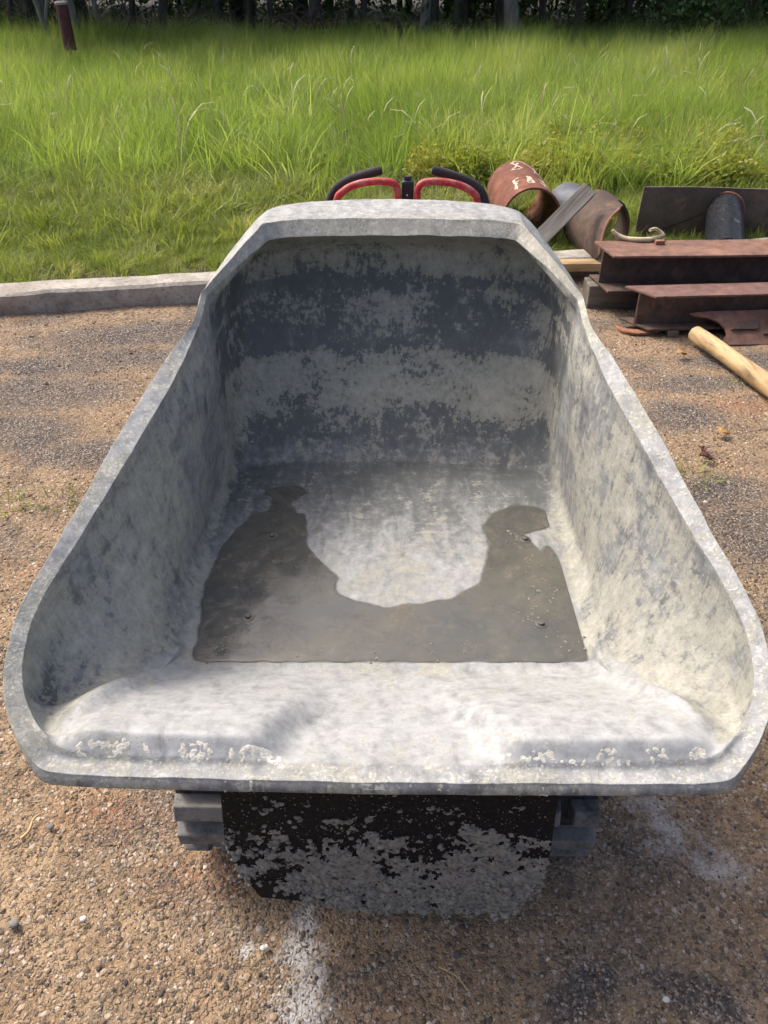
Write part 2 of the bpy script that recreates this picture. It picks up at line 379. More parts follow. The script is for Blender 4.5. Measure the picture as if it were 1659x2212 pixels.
pebs = [source('pebble_source', *pebble_geo(i), PEB, False) for i in range(7)]
NP = 110000
u = rng.random(NP); py_ = .1 + 3.9 * u ** 1.35; px_ = (rng.random(NP) - .5) * 2 * (.62 + .56 * py_)
pts = np.stack([px_, py_, np.zeros(NP)], 1)
sz = np.clip(np.exp(rng.normal(math.log(.00195), .42, NP)), .0014, .0105) * (1 + .12 * py_)
big_ = rng.random(NP) < .0025; sz[big_] = rng.uniform(.005, .010, big_.sum())
dn = vnoise(pts, 1.9, 31) + .5 * vnoise(pts, 6, 2)
keep = (rng.random(NP) < np.clip(.62 + dn * .9, .12, 1)) & (py_ < np.array([kerb_y(x) for x in px_]) - .02)
pts[:, 2] = .012 * vnoise(pts, 1.7, 3) + .006 * vnoise(np.c_[pts[:, :2], np.zeros(NP)], 7, 9) + sz * .05
rot = np.c_[rng.normal(0, .3, NP), rng.normal(0, .3, NP), rng.random(NP) * 6.28]
gravel = instancer('gravel', pts[keep], rot[keep], np.repeat(sz[keep, None], 3, 1), pebs)
stuff(gravel, 'loose pebbles scattered over the dirt yard', 'gravel')

# ------------------------------------------------------------------ grasses
GRASS = leaf_mat('tall grass', [(.2, (.12, .185, .04)), (.40, (.21, .295, .065)), (.60, (.30, .375, .10)), (.8, (.41, .45, .18)), (.92, (.46, .43, .25))], .55, 1.2)
LAWN = leaf_mat('short grass', [(.2, (.14, .185, .04)), (.5, (.235, .29, .065)), (.75, (.31, .335, .10)), (.92, (.42, .36, .19))], .42, 2.0)
WEED = leaf_mat('yellow green weeds', [(.2, (.15, .19, .03)), (.5, (.26, .29, .05)), (.8, (.38, .35, .07))], .45, 2.0)
STALK = leaf_mat('dry pale stalks', [(.2, (.22, .20, .11)), (.6, (.36, .33, .22)), (.9, (.45, .40, .28))], .25, 2.0)
def tuft(seed, nb, h, spread, width, lean, segs=4, droop=.5):
    r_ = random.Random(seed); V = []; F = []
    for _ in range(nb):
        a = r_.uniform(0, 6.283); rr = spread * math.sqrt(r_.random()); b = Vector((rr * math.cos(a), rr * math.sin(a), -.02))
        d = a + r_.uniform(-1, 1); hh = h * r_.uniform(.5, 1.05); ln = lean * r_.uniform(.2, 1.2); dp = droop * r_.uniform(.1, 1.3)
        dirv = Vector((math.cos(d), math.sin(d), 0)); sd = Vector((-math.sin(d), math.cos(d), 0)); tw = r_.uniform(-.9, .9)
        w = width * r_.uniform(.6, 1.2); o = len(V)
        sdv = (sd * math.cos(tw) + dirv * math.sin(tw))
        for k in range(segs):
            t = k / segs; p = b + dirv * (ln * t * hh + dp * hh * t ** 2.5) + Vector((0, 0, hh * (t - dp * .45 * t ** 3)))
            ww = w * (1 - t ** 1.6) * .5; V += [p - sdv * ww, p + sdv * ww]
        t = 1; V.append(b + dirv * (ln * hh + dp * hh) + Vector((0, 0, hh * (1 - dp * .45))))
        F += [(o + 2 * k, o + 2 * k + 1, o + 2 * k + 3, o + 2 * k + 2) for k in range(segs - 1)] + [(o + 2 * segs - 2, o + 2 * segs - 1, o + 2 * segs)]
    return V, F
def weed(seed, nl, h, spread):
    r_ = random.Random(seed); V = []; F = []
    for _ in range(nl):
        a = r_.uniform(0, 6.283); rr = spread * math.sqrt(r_.random()); z = h * r_.random() ** .6 * (1 - .4 * rr / spread)
        p = Vector((rr * math.cos(a), rr * math.sin(a), z)); L = r_.uniform(.012, .032); q = Euler((r_.uniform(-.9, .9), r_.uniform(-.9, .9), r_.uniform(0, 6.28))).to_matrix()
        o = len(V); V += [p + q @ Vector(c_) * L for c_ in ((-1, 0, 0), (0, -.45, .1), (1, 0, 0), (0, .45, .1))]; F.append((o, o + 1, o + 2, o + 3))
    for _ in range(int(nl / 10)):
        a = r_.uniform(0, 6.283); rr = spread * .6 * math.sqrt(r_.random()); b = Vector((rr * math.cos(a), rr * math.sin(a), 0)); t_ = b * 1.4 + Vector((0, 0, h * r_.uniform(.6, 1))); o = len(V)
        sd = Vector((-math.sin(a), math.cos(a), 0)) * .003; V += [b - sd, b + sd, t_ + sd * .4, t_ - sd * .4]; F.append((o, o + 1, o + 2, o + 3))
    return V, F
def seed_stalk(seed):
    r_ = random.Random(seed); V = []; F = []
    for _ in range(3):
        d = r_.uniform(0, 6.28); dirv = Vector((math.cos(d), math.sin(d), 0)); sd = Vector((-math.sin(d), math.cos(d), 0)); h = r_.uniform(.45, .72); dp = r_.uniform(.15, .45); o = len(V); n_ = 7
        b = Vector((r_.uniform(-.05, .05), r_.uniform(-.05, .05), 0))
        for k in range(n_):
            t = k / (n_ - 1); p = b + dirv * dp * h * t ** 3 + Vector((0, 0, h * (t - dp * .6 * t ** 5))); w = .0022 if t < .7 else .006 * (1.3 - t) / .6
            V += [p - sd * w, p + sd * w]
        F += [(o + 2 * k, o + 2 * k + 1, o + 2 * k + 3, o + 2 * k + 2) for k in range(n_ - 1)]
    return V, F
def patch(seed, size, clumps, nb, h, spread, width, lean, segs, droop):
    """a square of grass: several clumps of different height side by side"""
    r_ = random.Random(seed); V = []; F = []
    for c_ in range(clumps):
        cx, cy = r_.uniform(-size, size) / 2, r_.uniform(-size, size) / 2; hs = h * r_.uniform(.6, 1.15); tl = (r_.gauss(0, .12), r_.gauss(0, .12))
        v, f = tuft(seed * 97 + c_, int(nb * r_.uniform(.5, 1.3)), hs, spread * r_.uniform(.6, 1.4), width * r_.uniform(.7, 1.35), lean * r_.uniform(.6, 1.4), segs, droop * r_.uniform(.4, 1.5)); o = len(V)
        V += [Vector((p.x + cx + tl[0] * p.z, p.y + cy + tl[1] * p.z, p.z)) for p in v]; F += [tuple(i + o for i in q) for q in f]
    return V, F
tall = [source('tall_grass_source', *patch(40 + i, .8, 30, 42, .56, .11, .0062, .30, 4, .55), GRASS) for i in range(8)]
arch = [source('arching_grass_source', *patch(60 + i, .3, 3, 18, .66, .05, .011, .4, 5, .9), GRASS) for i in range(3)]
lawn = [source('lawn_source', *patch(80 + i, .34, 14, 24, .12, .06, .0045, .6, 3, .7), LAWN) for i in range(6)]
weeds = [source('weed_source', *weed(100 + i, 230, .30 + .04 * i, .17), WEED) for i in range(4)]
stalks = [source('stalk_source', *seed_stalk(120 + i), STALK) for i in range(4)]
def ground_z(n): return np.full(n, .045)
def field_pts(n, y0, y1, p=1.0, marg=1.2):
    d = y0 + (y1 - y0) * rng.random(n) ** p
    x = (rng.random(n) - .5) * 2 * (.50 * d + marg); return np.c_[x, d, ground_z(n)]
def track_at(P): return np.exp(-((P[:, 1] - (8.6 + .35 * (P[:, 0] - 5))) / 1.5) ** 2) * sstep(P[:, 0], 2.2, 4.0)
# clear of the scrap steel
def clear(P): return ~((P[:, 0] > .55) & (P[:, 1] < 5.9))
gx_, gy_ = np.meshgrid(np.arange(-10, 10.01, .52), np.arange(5.6, 16.2, .46)); P_ = np.c_[gx_.ravel(), gy_.ravel(), ground_z(gx_.size)]; P_[:, :2] += rng.uniform(-.22, .22, (len(P_), 2))
edge = 5.95 + .35 * vnoise(P_, .9, 5) + .25 * sstep(P_[:, 0], 0, 2)
k_ = (rng.random(len(P_)) > .14) & (P_[:, 1] > edge) & (np.abs(P_[:, 0]) < .5 * P_[:, 1] + 1.3) & (rng.random(len(P_)) > track_at(P_) * .97) & clear(P_)
P_ = P_[k_]; n_ = len(P_)
hgt_ = (1 + .35 * vnoise(P_, .45, 7) + .2 * vnoise(P_, 1.6, 3)) * rng.uniform(.8, 1.15, n_) * (.9 + .22 * sstep(P_[:, 1], 6.0, 7.2))
stuff(instancer('tall_grass', P_, np.c_[rng.normal(0, .06, n_), rng.normal(0, .06, n_), rng.random(n_) * 6.28], np.c_[np.full(n_, 1.0), np.full(n_, 1.0), hgt_], tall), 'lush tall green grass filling the field', 'grass')
P_ = field_pts(240, 6.0, 12, 1.4); P_ = P_[clear(P_) & (track_at(P_) < .4)]; n_ = len(P_)
stuff(instancer('arching_grass', P_, np.c_[rng.normal(0, .12, n_), rng.normal(0, .12, n_), rng.random(n_) * 6.28], np.repeat(rng.uniform(.7, 1.15, (n_, 1)), 3, 1), arch), 'broad arching grass blades in clumps among the tall grass', 'grass')
P_ = field_pts(330, 6.2, 12, 1.3); P_ = P_[clear(P_)]; n_ = len(P_)
stuff(instancer('dry_grass_stalks', P_, np.c_[rng.normal(0, .15, n_), rng.normal(0, .15, n_), rng.random(n_) * 6.28], np.repeat(rng.uniform(.75, 1.15, (n_, 1)), 3, 1), stalks), 'pale drooping seed stalks among the tall grass', 'grass')
drys = [source('dry_tuft_source', *patch(140 + i, .3, 6, 16, .26, .06, .004, .8, 3, .8), STALK) for i in range(3)]
P_ = np.concatenate([field_pts(150, 5.5, 7.2, 1.0, .6), field_pts(120, 7, 14)]); P_ = P_[clear(P_)]; n_ = len(P_)
stuff(instancer('dead_grass', P_, np.c_[rng.normal(0, .2, n_), rng.normal(0, .2, n_), rng.random(n_) * 6.28], np.repeat(rng.uniform(.6, 1.3, (n_, 1)), 3, 1), drys), 'straw coloured dead grass at the foot of the tall grass', 'grass')
# short turf between the kerb and the tall grass, and along the track
P_ = np.concatenate([field_pts(2300, 3.9, 6.8, 1.0, 1.0), field_pts(700, 6.5, 12, 1.0)])
ky = np.array([kerb_y(x) for x in P_[:, 0]]) + .16
bare = np.exp(-((P_[:, 1] - ky - .12) / .17) ** 2) * sstep(-P_[:, 0], .9, 1.5)
k_ = (P_[:, 1] > ky + .02) & (rng.random(len(P_)) > bare * .9) & (rng.random(len(P_)) < .8 + .9 * vnoise(P_, 1.4, 8))
P_ = P_[k_]; n_ = len(P_); s_ = rng.uniform(.6, 1.3, n_) * (.7 + .9 * sstep(P_[:, 1] - ky[k_], .1, 1.4)) * np.where(track_at(P_) > .4, .8, 1)
stuff(instancer('short_grass', P_, np.c_[rng.normal(0, .15, n_), rng.normal(0, .15, n_), rng.random(n_) * 6.28], np.repeat(s_[:, None], 3, 1), lawn), 'short turf behind the kerb', 'grass')
# weeds behind the pipes and scattered
P_ = np.concatenate([np.c_[.3 + 2.6 * rng.random(300) ** 1.3, 5.95 + 1.3 * rng.random(300) ** 1.4, ground_z(300)], field_pts(300, 6.4, 14)])
n_ = len(P_); s_ = rng.uniform(.4, 1.05, n_)
stuff(instancer('leafy_weeds', P_, np.c_[np.zeros(n_), np.zeros(n_), rng.random(n_) * 6.28], np.repeat(s_[:, None], 3, 1), weeds), 'yellow green leafy weeds growing behind the scrap pipes', 'weeds')
# a few sprigs in the yard
for j, (px, py, s0, lab) in enumerate([(130, 1080, .5, 'small green sprig in the dirt, nearer the tub, left of it'), (18, 1096, .55, 'small green sprig in the dirt at the left picture edge'), (1505, 1030, .5, 'tiny green sprig beside the right rim of the tub'), (1583, 838, .35, 'tiny green sprig beside the yellow pole')]):
    p = at_h(px, py, .0); V, F = tuft(200 + j, 34, .10 * s0 * 1.6, .05, .005, .9, 3, .7)
    mb = MB().add([Vector(v) + p for v in V], F); o = build('grass_sprig', mb, LAWN, rel=p, smooth=True); tag(o, lab, 'grass sprig', 'green sprigs in the yard')

# ------------------------------------------------------------------ the kerb
mb = MB(); KL0, KL1 = -3.2, 3.45; N = 70; prof = [(0, -.05), (-.003, .05), (.004, .098), (.02, .112), (.15, .116), (.165, .10), (.168, -.05)]
vs2 = []
for i in range(N + 1):
    s_ = KL0 + (KL1 - KL0) * i / N; c0 = KB0 + kdir * (s_ + 1.0)
    for j, (w, z) in enumerate(prof):
        p = c0 + knor * w + Vector((0, 0, z)); nn = mnoise.noise(p * 6) * .006 + mnoise.noise(p * 22) * .003
        vs2.append(p + Vector((0, nn * .6, nn if z > 0 else 0)))
np_ = len(prof)
mb.add(vs2, [(i * np_ + j, i * np_ + j + 1, (i + 1) * np_ + j + 1, (i + 1) * np_ + j) for i in range(N) for j in range(np_ - 1)] + [tuple(range(np_)), tuple(N * np_ + j for j in range(np_))[::-1]])
tag(build('kerb', mb, KERB, smooth=True, rel=(KB0.x + kdir.x, KB0.y + kdir.y, 0)), 'long weathered concrete kerb between the yard and the grass', 'kerb')

# ------------------------------------------------------------------ the tracked dumper
BASE = Vector((0, 1.35, 0))
dumper = empty('tracked_dumper', BASE, 'tracked concrete dumper with a grey plastic tub caked in dried cement', 'dumper')
CX = 1.0
# key rings of the tub, from the front centre round the right side to the back centre
def pr(hw, y, h): p = at_h(PCX + hw, y, h); return (p.x, p.y, p.z)
r1 = [pr(*a) for a in [(0, 1690, .60), (220, 1689, .60), (450, 1687, .60), (722, 1680, .605), (789, 1622, .63), (833, 1465, .678), (808, 1347, .712), (690, 1130, .77), (590, 950, .82), (490, 785, .87), (426, 690, .90), (414, 640, .92), (400, 622, .93), (296, 499, .99), (280, 483, 1.0), (215, 474, 1.002), (0, 470, 1.004)]]
r2 = [pr(*a) for a in [(0, 1652, .60), (220, 1651, .60), (450, 1649, .60), (684, 1637, .608), (750, 1584, .632), (791, 1450, .674), (770, 1347, .704), (645, 1130, .762), (540, 950, .812), (449, 785, .862), (411, 690, .892), (402, 648, .91), (388, 630, .918), (284, 532, .960), (262, 517, .966), (205, 512, .968), (0, 509, .97)]]
FL = .46
r5 = [(0, .955, FL), (.13, .955, FL), (.25, .957, FL), (.345, .965, FL), (.366, .985, FL), (.368, 1.03, FL), (.370, 1.09, FL), (.374, 1.2, FL), (.378, 1.32, FL), (.382, 1.42, FL), (.384, 1.48, FL), (.385, 1.535, FL), (.380, 1.575, FL), (.36, 1.605, FL), (.30, 1.625, FL), (.16, 1.637, FL), (0, 1.642, FL)]
lerp = lambda a, b, t: tuple(a[i] + (b[i] - a[i]) * t for i in range(3))
r3 = [lerp(r2[i], r5[i], .22) for i in range(17)]; r4 = [lerp(r2[i], r5[i], .80) for i in range(17)]
for i in range(5, 11): r3[i] = (r2[i][0] - .006, r2[i][1] + .006, r2[i][2] - .085)
for i, p in {5: (.408, .785, .552), 6: (.402, .885, .512), 7: (.400, 1.02, .495), 8: (.402, 1.17, .49), 9: (.404, 1.34, .49), 10: (.402, 1.47, .50)}.items(): r4[i] = p
r2b = [lerp(r2[i], r5[i], .06) for i in range(17)]
for i in range(4, 13): r2b[i] = (r2[i][0] + (.002 if i > 4 else -.004), r2[i][1] + .004, r2[i][2] - .024)
for i in range(13, 17): r2b[i] = (r2[i][0] * .995, r2[i][1] + .018, r2[i][2] - .006)
for i, p in {11: (.398, 1.63, .835), 12: (.394, 1.76, .855), 13: (.375, 1.865, .87), 14: (.315, 1.925, .88), 15: (.2, 1.95, .885), 16: (0, 1.962, .887)}.items(): r3[i] = p
for i, p in {11: (.392, 1.585, .58), 12: (.390, 1.655, .58), 13: (.372, 1.705, .58), 14: (.31, 1.738, .58), 15: (.18, 1.758, .58), 16: (0, 1.765, .58)}.items(): r4[i] = p
r0 = [(p[0] * 1.006, p[1] - (.006 if i < 4 else 0), p[2] - (.02 if i < 4 else .03)) for i, p in enumerate(r1)]
for i, p in {11: (.418, 1.60, .885), 12: (.410, 1.665, .905), 13: (.335, 1.955, .972), 14: (.302, 2.0, .985), 15: (.2, 2.025, .996), 16: (0, 2.032, 1.002)}.items(): r0[i] = p
rb2 = [(p[0] * 1.05, p[1] + (-.02 if i < 4 else (.03 if i > 12 else 0)), FL - .035) for i, p in enumerate(r5)]
rb1 = [lerp(r0[i], rb2[i], .45) for i in range(17)]
for i, p in {10: (.42, 1.54, .70), 11: (.425, 1.66, .72), 12: (.42, 1.80, .74), 13: (.395, 1.93, .76), 14: (.32, 1.995, .78), 15: (.2, 2.02, .79), 16: (0, 2.03, .79)}.items(): rb1[i] = p
r6 = [(p[0] * .86, 1.30 + (p[1] - 1.30) * .86, FL) for p in r5]; r7 = [(p[0] * .3, 1.30 + (p[1] - 1.30) * .3, FL) for p in r5]
hood_mid = [lerp(r0[i], r1[i], .5) for i in range(17)]
mixr = lambda A, B, t: [lerp(A[i], B[i], t) for i in range(17)]
rings = [rb2, rb1, r0, mixr(r0, r1, .86), r1, mixr(r1, r2, .12), mixr(r1, r2, .90), r2, mixr(r2, r2b, .2), r2b, r3, r4, r5, r6, r7]
ring_t = [0, 1, 2, 2.86, 3, 3.12, 3.90, 4, 4.2, 5, 6, 7, 8, 9, 10]           # label of each ring
K = np.array(rings)                                    # ring, key, xyz
def pchip(K, t_new):
    n = len(K); h = 1.0; d = np.diff(K, axis=0); m_ = np.zeros_like(K)
    a, b = d[:-1], d[1:]; same = (a * b) > 0
    m_[1:-1] = np.where(same, 2 * a * b / np.where(np.abs(a + b) < 1e-12, 1, a + b), 0)
    m_[0] = d[0]; m_[-1] = d[-1]
    i = np.minimum(np.floor(t_new).astype(int), n - 2); s_ = (t_new - i).reshape((-1,) + (1,) * (K.ndim - 1))
    h00 = 2 * s_ ** 3 - 3 * s_ ** 2 + 1; h10 = s_ ** 3 - 2 * s_ ** 2 + s_; h01 = -2 * s_ ** 3 + 3 * s_ ** 2; h11 = s_ ** 3 - s_ ** 2
    return h00 * K[i] + h10 * m_[i] + h01 * K[i + 1] + h11 * m_[i + 1]
Kf = np.concatenate([K, K[:, 15:0:-1] * np.array([-1, 1, 1])], 1)      # mirror to a closed loop of 32 keys
NA = 10
ext = np.concatenate([Kf[:, -2:], Kf, Kf[:, :3]], 1)
t_a = 2 + np.arange(32 * NA) / NA
loops = pchip(ext.transpose(1, 0, 2), t_a)             # around, ring, xyz
# across: more rows on the walls
t_r = []
for i, k in enumerate([4, 6, 5, 2, 2, 4, 2, 2, 3, 7, 16, 8, 4, 4]): t_r += list(i + np.arange(k) / k)
t_r.append(14.0); t_r = np.array(t_r)
G = pchip(loops.transpose(1, 0, 2), t_r)
t_r = np.interp(t_r, np.arange(15), ring_t)               # row, around, xyz
NR, NC = G.shape[:2]
# light smoothing around the loop and across, so the moulding looks soft
for _ in range(2):
    G = .6 * G + .2 * (np.roll(G, 1, 1) + np.roll(G, -1, 1))
for _ in range(0):
    G[1:-1] = .7 * G[1:-1] + .15 * (G[:-2] + G[2:])
# raised pads either side of the pouring channel at the front lip
row_t = t_r[:, None] * np.ones((1, NC))
X, Y, Z = G[..., 0], G[..., 1], G[..., 2]
inner = (row_t >= 3.9) & (row_t <= 8.2)
chan = .118 + .05 * sstep(Y, .66, .86) * -1 + .012
pad = sstep(np.abs(X), chan, chan + .06) * (1 - sstep(np.abs(X), .40, .50)) * sstep(Y, .640, .680) * (1 - sstep(Y, .70, .94)) * np.where(Z < .67, 1, 0)
Z = Z + np.where(inner, pad * .040, 0)
G = np.stack([X, Y, Z], -1)
Vt = G.reshape(-1, 3)
rl = np.concatenate([((row_t > 2.1) & (row_t < 4.6)).ravel(), [0, 0]])[:len(Vt)] if False else ((row_t > 2.1) & (row_t < 4.6)).ravel()
Vt = Vt + np.c_[.0012 * vnoise(Vt, 26, 14) * rl, .0012 * vnoise(Vt, 26, 24) * rl, (.0016 * vnoise(Vt, 60, 34) + .002 * vnoise(Vt, 12, 44)) * rl]
Vt = Vt + np.c_[np.zeros((len(Vt), 2)), .0014 * vnoise(Vt, 30, 4)] * (np.abs(Vt[:, 2:3] - FL) > .004)
Vt = np.concatenate([Vt, [[0, 1.30, FL]], [[0, 1.30, FL - .035]]])
r_i, c_i = np.meshgrid(np.arange(NR - 1), np.arange(NC), indexing='ij'); r_i = r_i.ravel(); c_i = c_i.ravel(); c_n = (c_i + 1) % NC
quads = np.stack([r_i * NC + c_i, r_i * NC + c_n, (r_i + 1) * NC + c_n, (r_i + 1) * NC + c_i], 1)
faces = [tuple(q) for q in quads] + [((NR - 1) * NC + k, (NR - 1) * NC + (k + 1) % NC, NR * NC) for k in range(NC)] + [((k + 1) % NC, k, NR * NC + 1) for k in range(NC)]
YAW = R(-0.9)                                          # the dumper stands a little askew to the camera
rz = Matrix.Rotation(YAW, 3, 'Z')
tub_me = bpy.data.meshes.new('tub'); tub_me.from_pydata([tuple(Vector(p) - BASE) for p in Vt], [], faces); tub_me.update()
# how thickly dried cement covers each place
x_, y_, z_ = Vt[:, 0], Vt[:, 1], Vt[:, 2]; rt = np.concatenate([row_t.ravel(), [10, 0]])
cov = np.full(len(Vt), .52); film = np.full(len(Vt), .35)
backw = sstep(y_, 1.58, 1.66) * (rt > 4.6) * (rt < 8.05)
hb = np.interp(z_, [.46, .49, .53, .56, .585, .66, .672, .684, .70, .735, .75, .775, .79, .805, .812, .825, .835, .88, .95], [.50, .475, .48, .525, .56, .57, .555, .45, .44, .46, .51, .475, .505, .53, .42, .41, .515, .545, .55])
cov = cov * (1 - backw) + hb * backw; film = film * (1 - backw) + (.30 + .20 * sstep(z_, .52, .47)) * backw
fl = (rt > 7.9) & (z_ < FL + .02); cov[fl] = .445 + .02 * sstep(y_[fl], 1.4, 1.2); film[fl] = .36 + .42 * sstep(y_[fl], 1.55, 1.2)
ramp_ = (rt > 4.0) & (rt < 7.95) & (np.abs(x_) < .47 - .25 * (y_ - .66)) & (y_ < .97) & (z_ < .66)
cov[ramp_] = .43; film[ramp_] = .86
rim = (rt > 2.2) & (rt < 4.4) & ~ramp_; cov[rim] = .49; film[rim] = .74
hood = (rt > 1.7) & (rt < 3.2) & (y_ > 1.7); cov[hood] = .42; film[hood] = .74
hl = (rt >= 2.95) & (rt < 4.2) & (y_ > 1.5); cov[hl] = .60; film[hl] = .7
edge_ = (rt > 7.35) & (rt < 8.25) & (y_ > .97) & (y_ < 1.6) & (np.abs(x_) > .33)
side = (rt >= 4.4) & (rt < 7.9) & ~ramp_ & (backw < .3); cov[side] = np.interp(y_[side], [.6, 1.2, 1.6], [.54, .515, .48]); film[side] = .60
cov[edge_] = .545
def soften(a, it):
    b = a[:NR * NC].reshape(NR, NC).copy()
    for _ in range(it):
        b = .5 * b + .25 * (np.roll(b, 1, 1) + np.roll(b, -1, 1)); b[1:-1] = .5 * b[1:-1] + .25 * (b[:-2] + b[2:])
    return np.concatenate([b.ravel(), a[NR * NC:]])
hw_ = sstep(backw, .5, 1); cs_, fs_ = soften(cov, 4), soften(film, 4)
cov = cs_ * (1 - hw_) + cov * hw_; film = fs_ * (1 - hw_) + film * hw_
speck = np.zeros(len(Vt)); speck[rim | hood | hl] = 1; set_attr(tub_me, 'speck', soften(speck, 2))
set_attr(tub_me, 'cover', cov); set_attr(tub_me, 'film', film)

def tub_material():
    m = M('cement caked plastic'); P = m.P()
    cov = m.attr('cover'); film = m.attr('film')
    streak = m.noise(1, 6, .65, m.mapping(P, (46, 46, 9), (0, 0, 0)), .5); streakx = m.noise(1, 6, .65, m.mapping(P, (9, 70, 70)), .3)
    n1 = m.noise(9, 9, .72, dist=.35); n2 = m.noise(46, 8, .7); n3 = m.noise(190, 5, .65)
    plast = m.ramp(n1, [(.3, (.082, .088, .087)), (.6, (.115, .122, .120)), (.8, (.158, .164, .160))])
    filmc = m.ramp(n2, [(.3, (.285, .294, .291)), (.6, (.39, .40, .395)), (.8, (.48, .487, .475))])
    sweep = m.noise(1, 7, .68, m.mapping(P, (30, 10, 22), (.5, .2, .3)), .9)            # trowel and wash marks
    drip = m.noise(1, 6, .7, m.mapping(P, (120, 120, 10)), .3)
    fm = m.math('ADD', m.math('MULTIPLY', streak, .40), m.math('ADD', m.math('MULTIPLY', streakx, .10), m.math('ADD', m.math('MULTIPLY', sweep, .55), m.math('MULTIPLY', n2, .15))))
    fmask = m.rng(m.math('ADD', film, m.math('MULTIPLY', m.math('SUBTRACT', fm, .6), 1.7)), .25, 1.0, 0, .96, True)
    base = m.mix(fmask, plast, filmc)
    n0 = m.noise(3.6, 9, .66, dist=.5); nA = m.noise(15, 9, .68, dist=.3)
    tot = None
    for src, wt in ((n0, .26), (n1, .26), (nA, .26), (n2, .16), (n3, .09), (drip, .26), (streakx, .08), (sweep, .12)):
        t_ = m.math('MULTIPLY', m.math('SUBTRACT', src, .5), wt); tot = t_ if tot is None else m.math('ADD', tot, t_)
    k = m.math('ADD', cov, m.math('MULTIPLY', tot, 1.25))
    mask = m.math('ADD', m.math('MULTIPLY', m.rng(k, .492, .508), .72), m.math('MULTIPLY', m.rng(k, .47, .56), .28)); thick = m.rng(k, .492, .66)
    cem = m.ramp(m.math('ADD', m.math('MULTIPLY', n2, .6), m.math('MULTIPLY', n3, .4)), [(.25, (.235, .232, .19)), (.5, (.318, .314, .262)), (.75, (.42, .412, .35))])
    cem = m.mix(m.rng(thick, .3, 1, 0, .6), cem, (.45, .437, .378))
    c = m.mix(m.math('MULTIPLY', mask, .85), base, cem)
    spk = m.math('MULTIPLY', m.attr('speck'), m.rng(m.math('ADD', m.math('MULTIPLY', n3, .6), m.math('MULTIPLY', n2, .4)), .53, .60))
    c = m.mix(m.math('MULTIPLY', spk, .7), c, (.52, .505, .45))
    dks = m.math('MULTIPLY', m.attr('speck'), m.rng(m.math('ADD', m.math('MULTIPLY', n3, .55), m.math('MULTIPLY', n2, .45)), .44, .37))
    c = m.mix(m.math('MULTIPLY', dks, .55), c, (.17, .175, .18))
    hgt = m.math('ADD', m.math('MULTIPLY', mask, .5), m.math('ADD', m.math('MULTIPLY', thick, .5), m.math('ADD', m.math('MULTIPLY', n2, .16), m.math('MULTIPLY', n3, .16))))
    return m.done(c, m.mix(mask, .55, .92), None, m.bump(hgt, .45, .0035), .35)
TUB = tub_material()
tub = finish('tub', tub_me, TUB, dumper); tub['label'] = 'grey plastic tub with high hooded back, dried cement inside'
ss = tub.modifiers.new('subdivision', 'SUBSURF'); ss.levels = 1; ss.render_levels = 1
# bolts in the tub floor
BOLT = simple('dull bolt steel', (.16, .15, .14), .5, .6, .4, 90)
for k, (px, py) in enumerate([(527, 1338), (1160, 1346), (577, 1162), (1122, 1164)]):
    p = at_h(px, py, FL); mb = MB()
    mb.add([p + Vector((.012 * math.cos(a), .012 * math.sin(a), z)) for z in (-.002, .0036) for a in [2 * math.pi * i / 16 for i in range(16)]], [tuple(range(16, 32))] + [(i, (i + 1) % 16, 16 + (i + 1) % 16, 16 + i) for i in range(16)])
    mb.add([p + Vector((.0065 * math.cos(a), .0065 * math.sin(a), z)) for z in (.003, .008) for a in [2 * math.pi * i / 6 + .3 for i in range(6)]], [tuple(range(6, 12))] + [(i, (i + 1) % 6, 6 + (i + 1) % 6, 6 + i) for i in range(6)])
    build('bolt', mb, BOLT, tub, bevel=.0012)

# cement crust lumps
m = M('dried cement crust'); n = m.noise(60, 7, .65); n2 = m.noise(260, 4, .6)
CRUST = m.done(m.mix(m.rng(n2, .4, .7, 0, .5), m.ramp(n, [(.3, (.16, .15, .125)), (.55, (.265, .25, .21)), (.75, (.36, .34, .29))]), (.15, .14, .12)), .95, None, m.bump(m.math('ADD', n, n2), .5, .004), .2)
m = M('pale cement crust'); n = m.noise(70, 7, .65); n2 = m.noise(260, 4, .6)
CRUST_PALE = m.done(m.ramp(n, [(.3, (.44, .425, .36)), (.55, (.62, .60, .52)), (.75, (.70, .68, .60))]), .95, None, m.bump(m.math('ADD', n, n2), .6, .004), .2)
_pg = [pebble_geo(300 + i) for i in range(8)]
def lumps(mb, pos, sizes, flat=1.0, nrm=None):
    for p, s_ in zip(pos, sizes):
        V, F = random.choice(_pg); q = Euler((random.uniform(-.4, .4), random.uniform(-.4, .4), random.uniform(0, 6.28))).to_matrix()
        mb.add([Vector(p) + (q @ Vector(v)) * s_ * random.uniform(.8, 1.2) for v in V], F)
from mathutils.bvhtree import BVHTree
bvh = BVHTree.FromPolygons([tuple(p) for p in Vt], faces)
def down(x, y, z=.9):
    h = bvh.ray_cast(Vector((x, y, z)), Vector((0, 0, -1)), 2); return h[0]
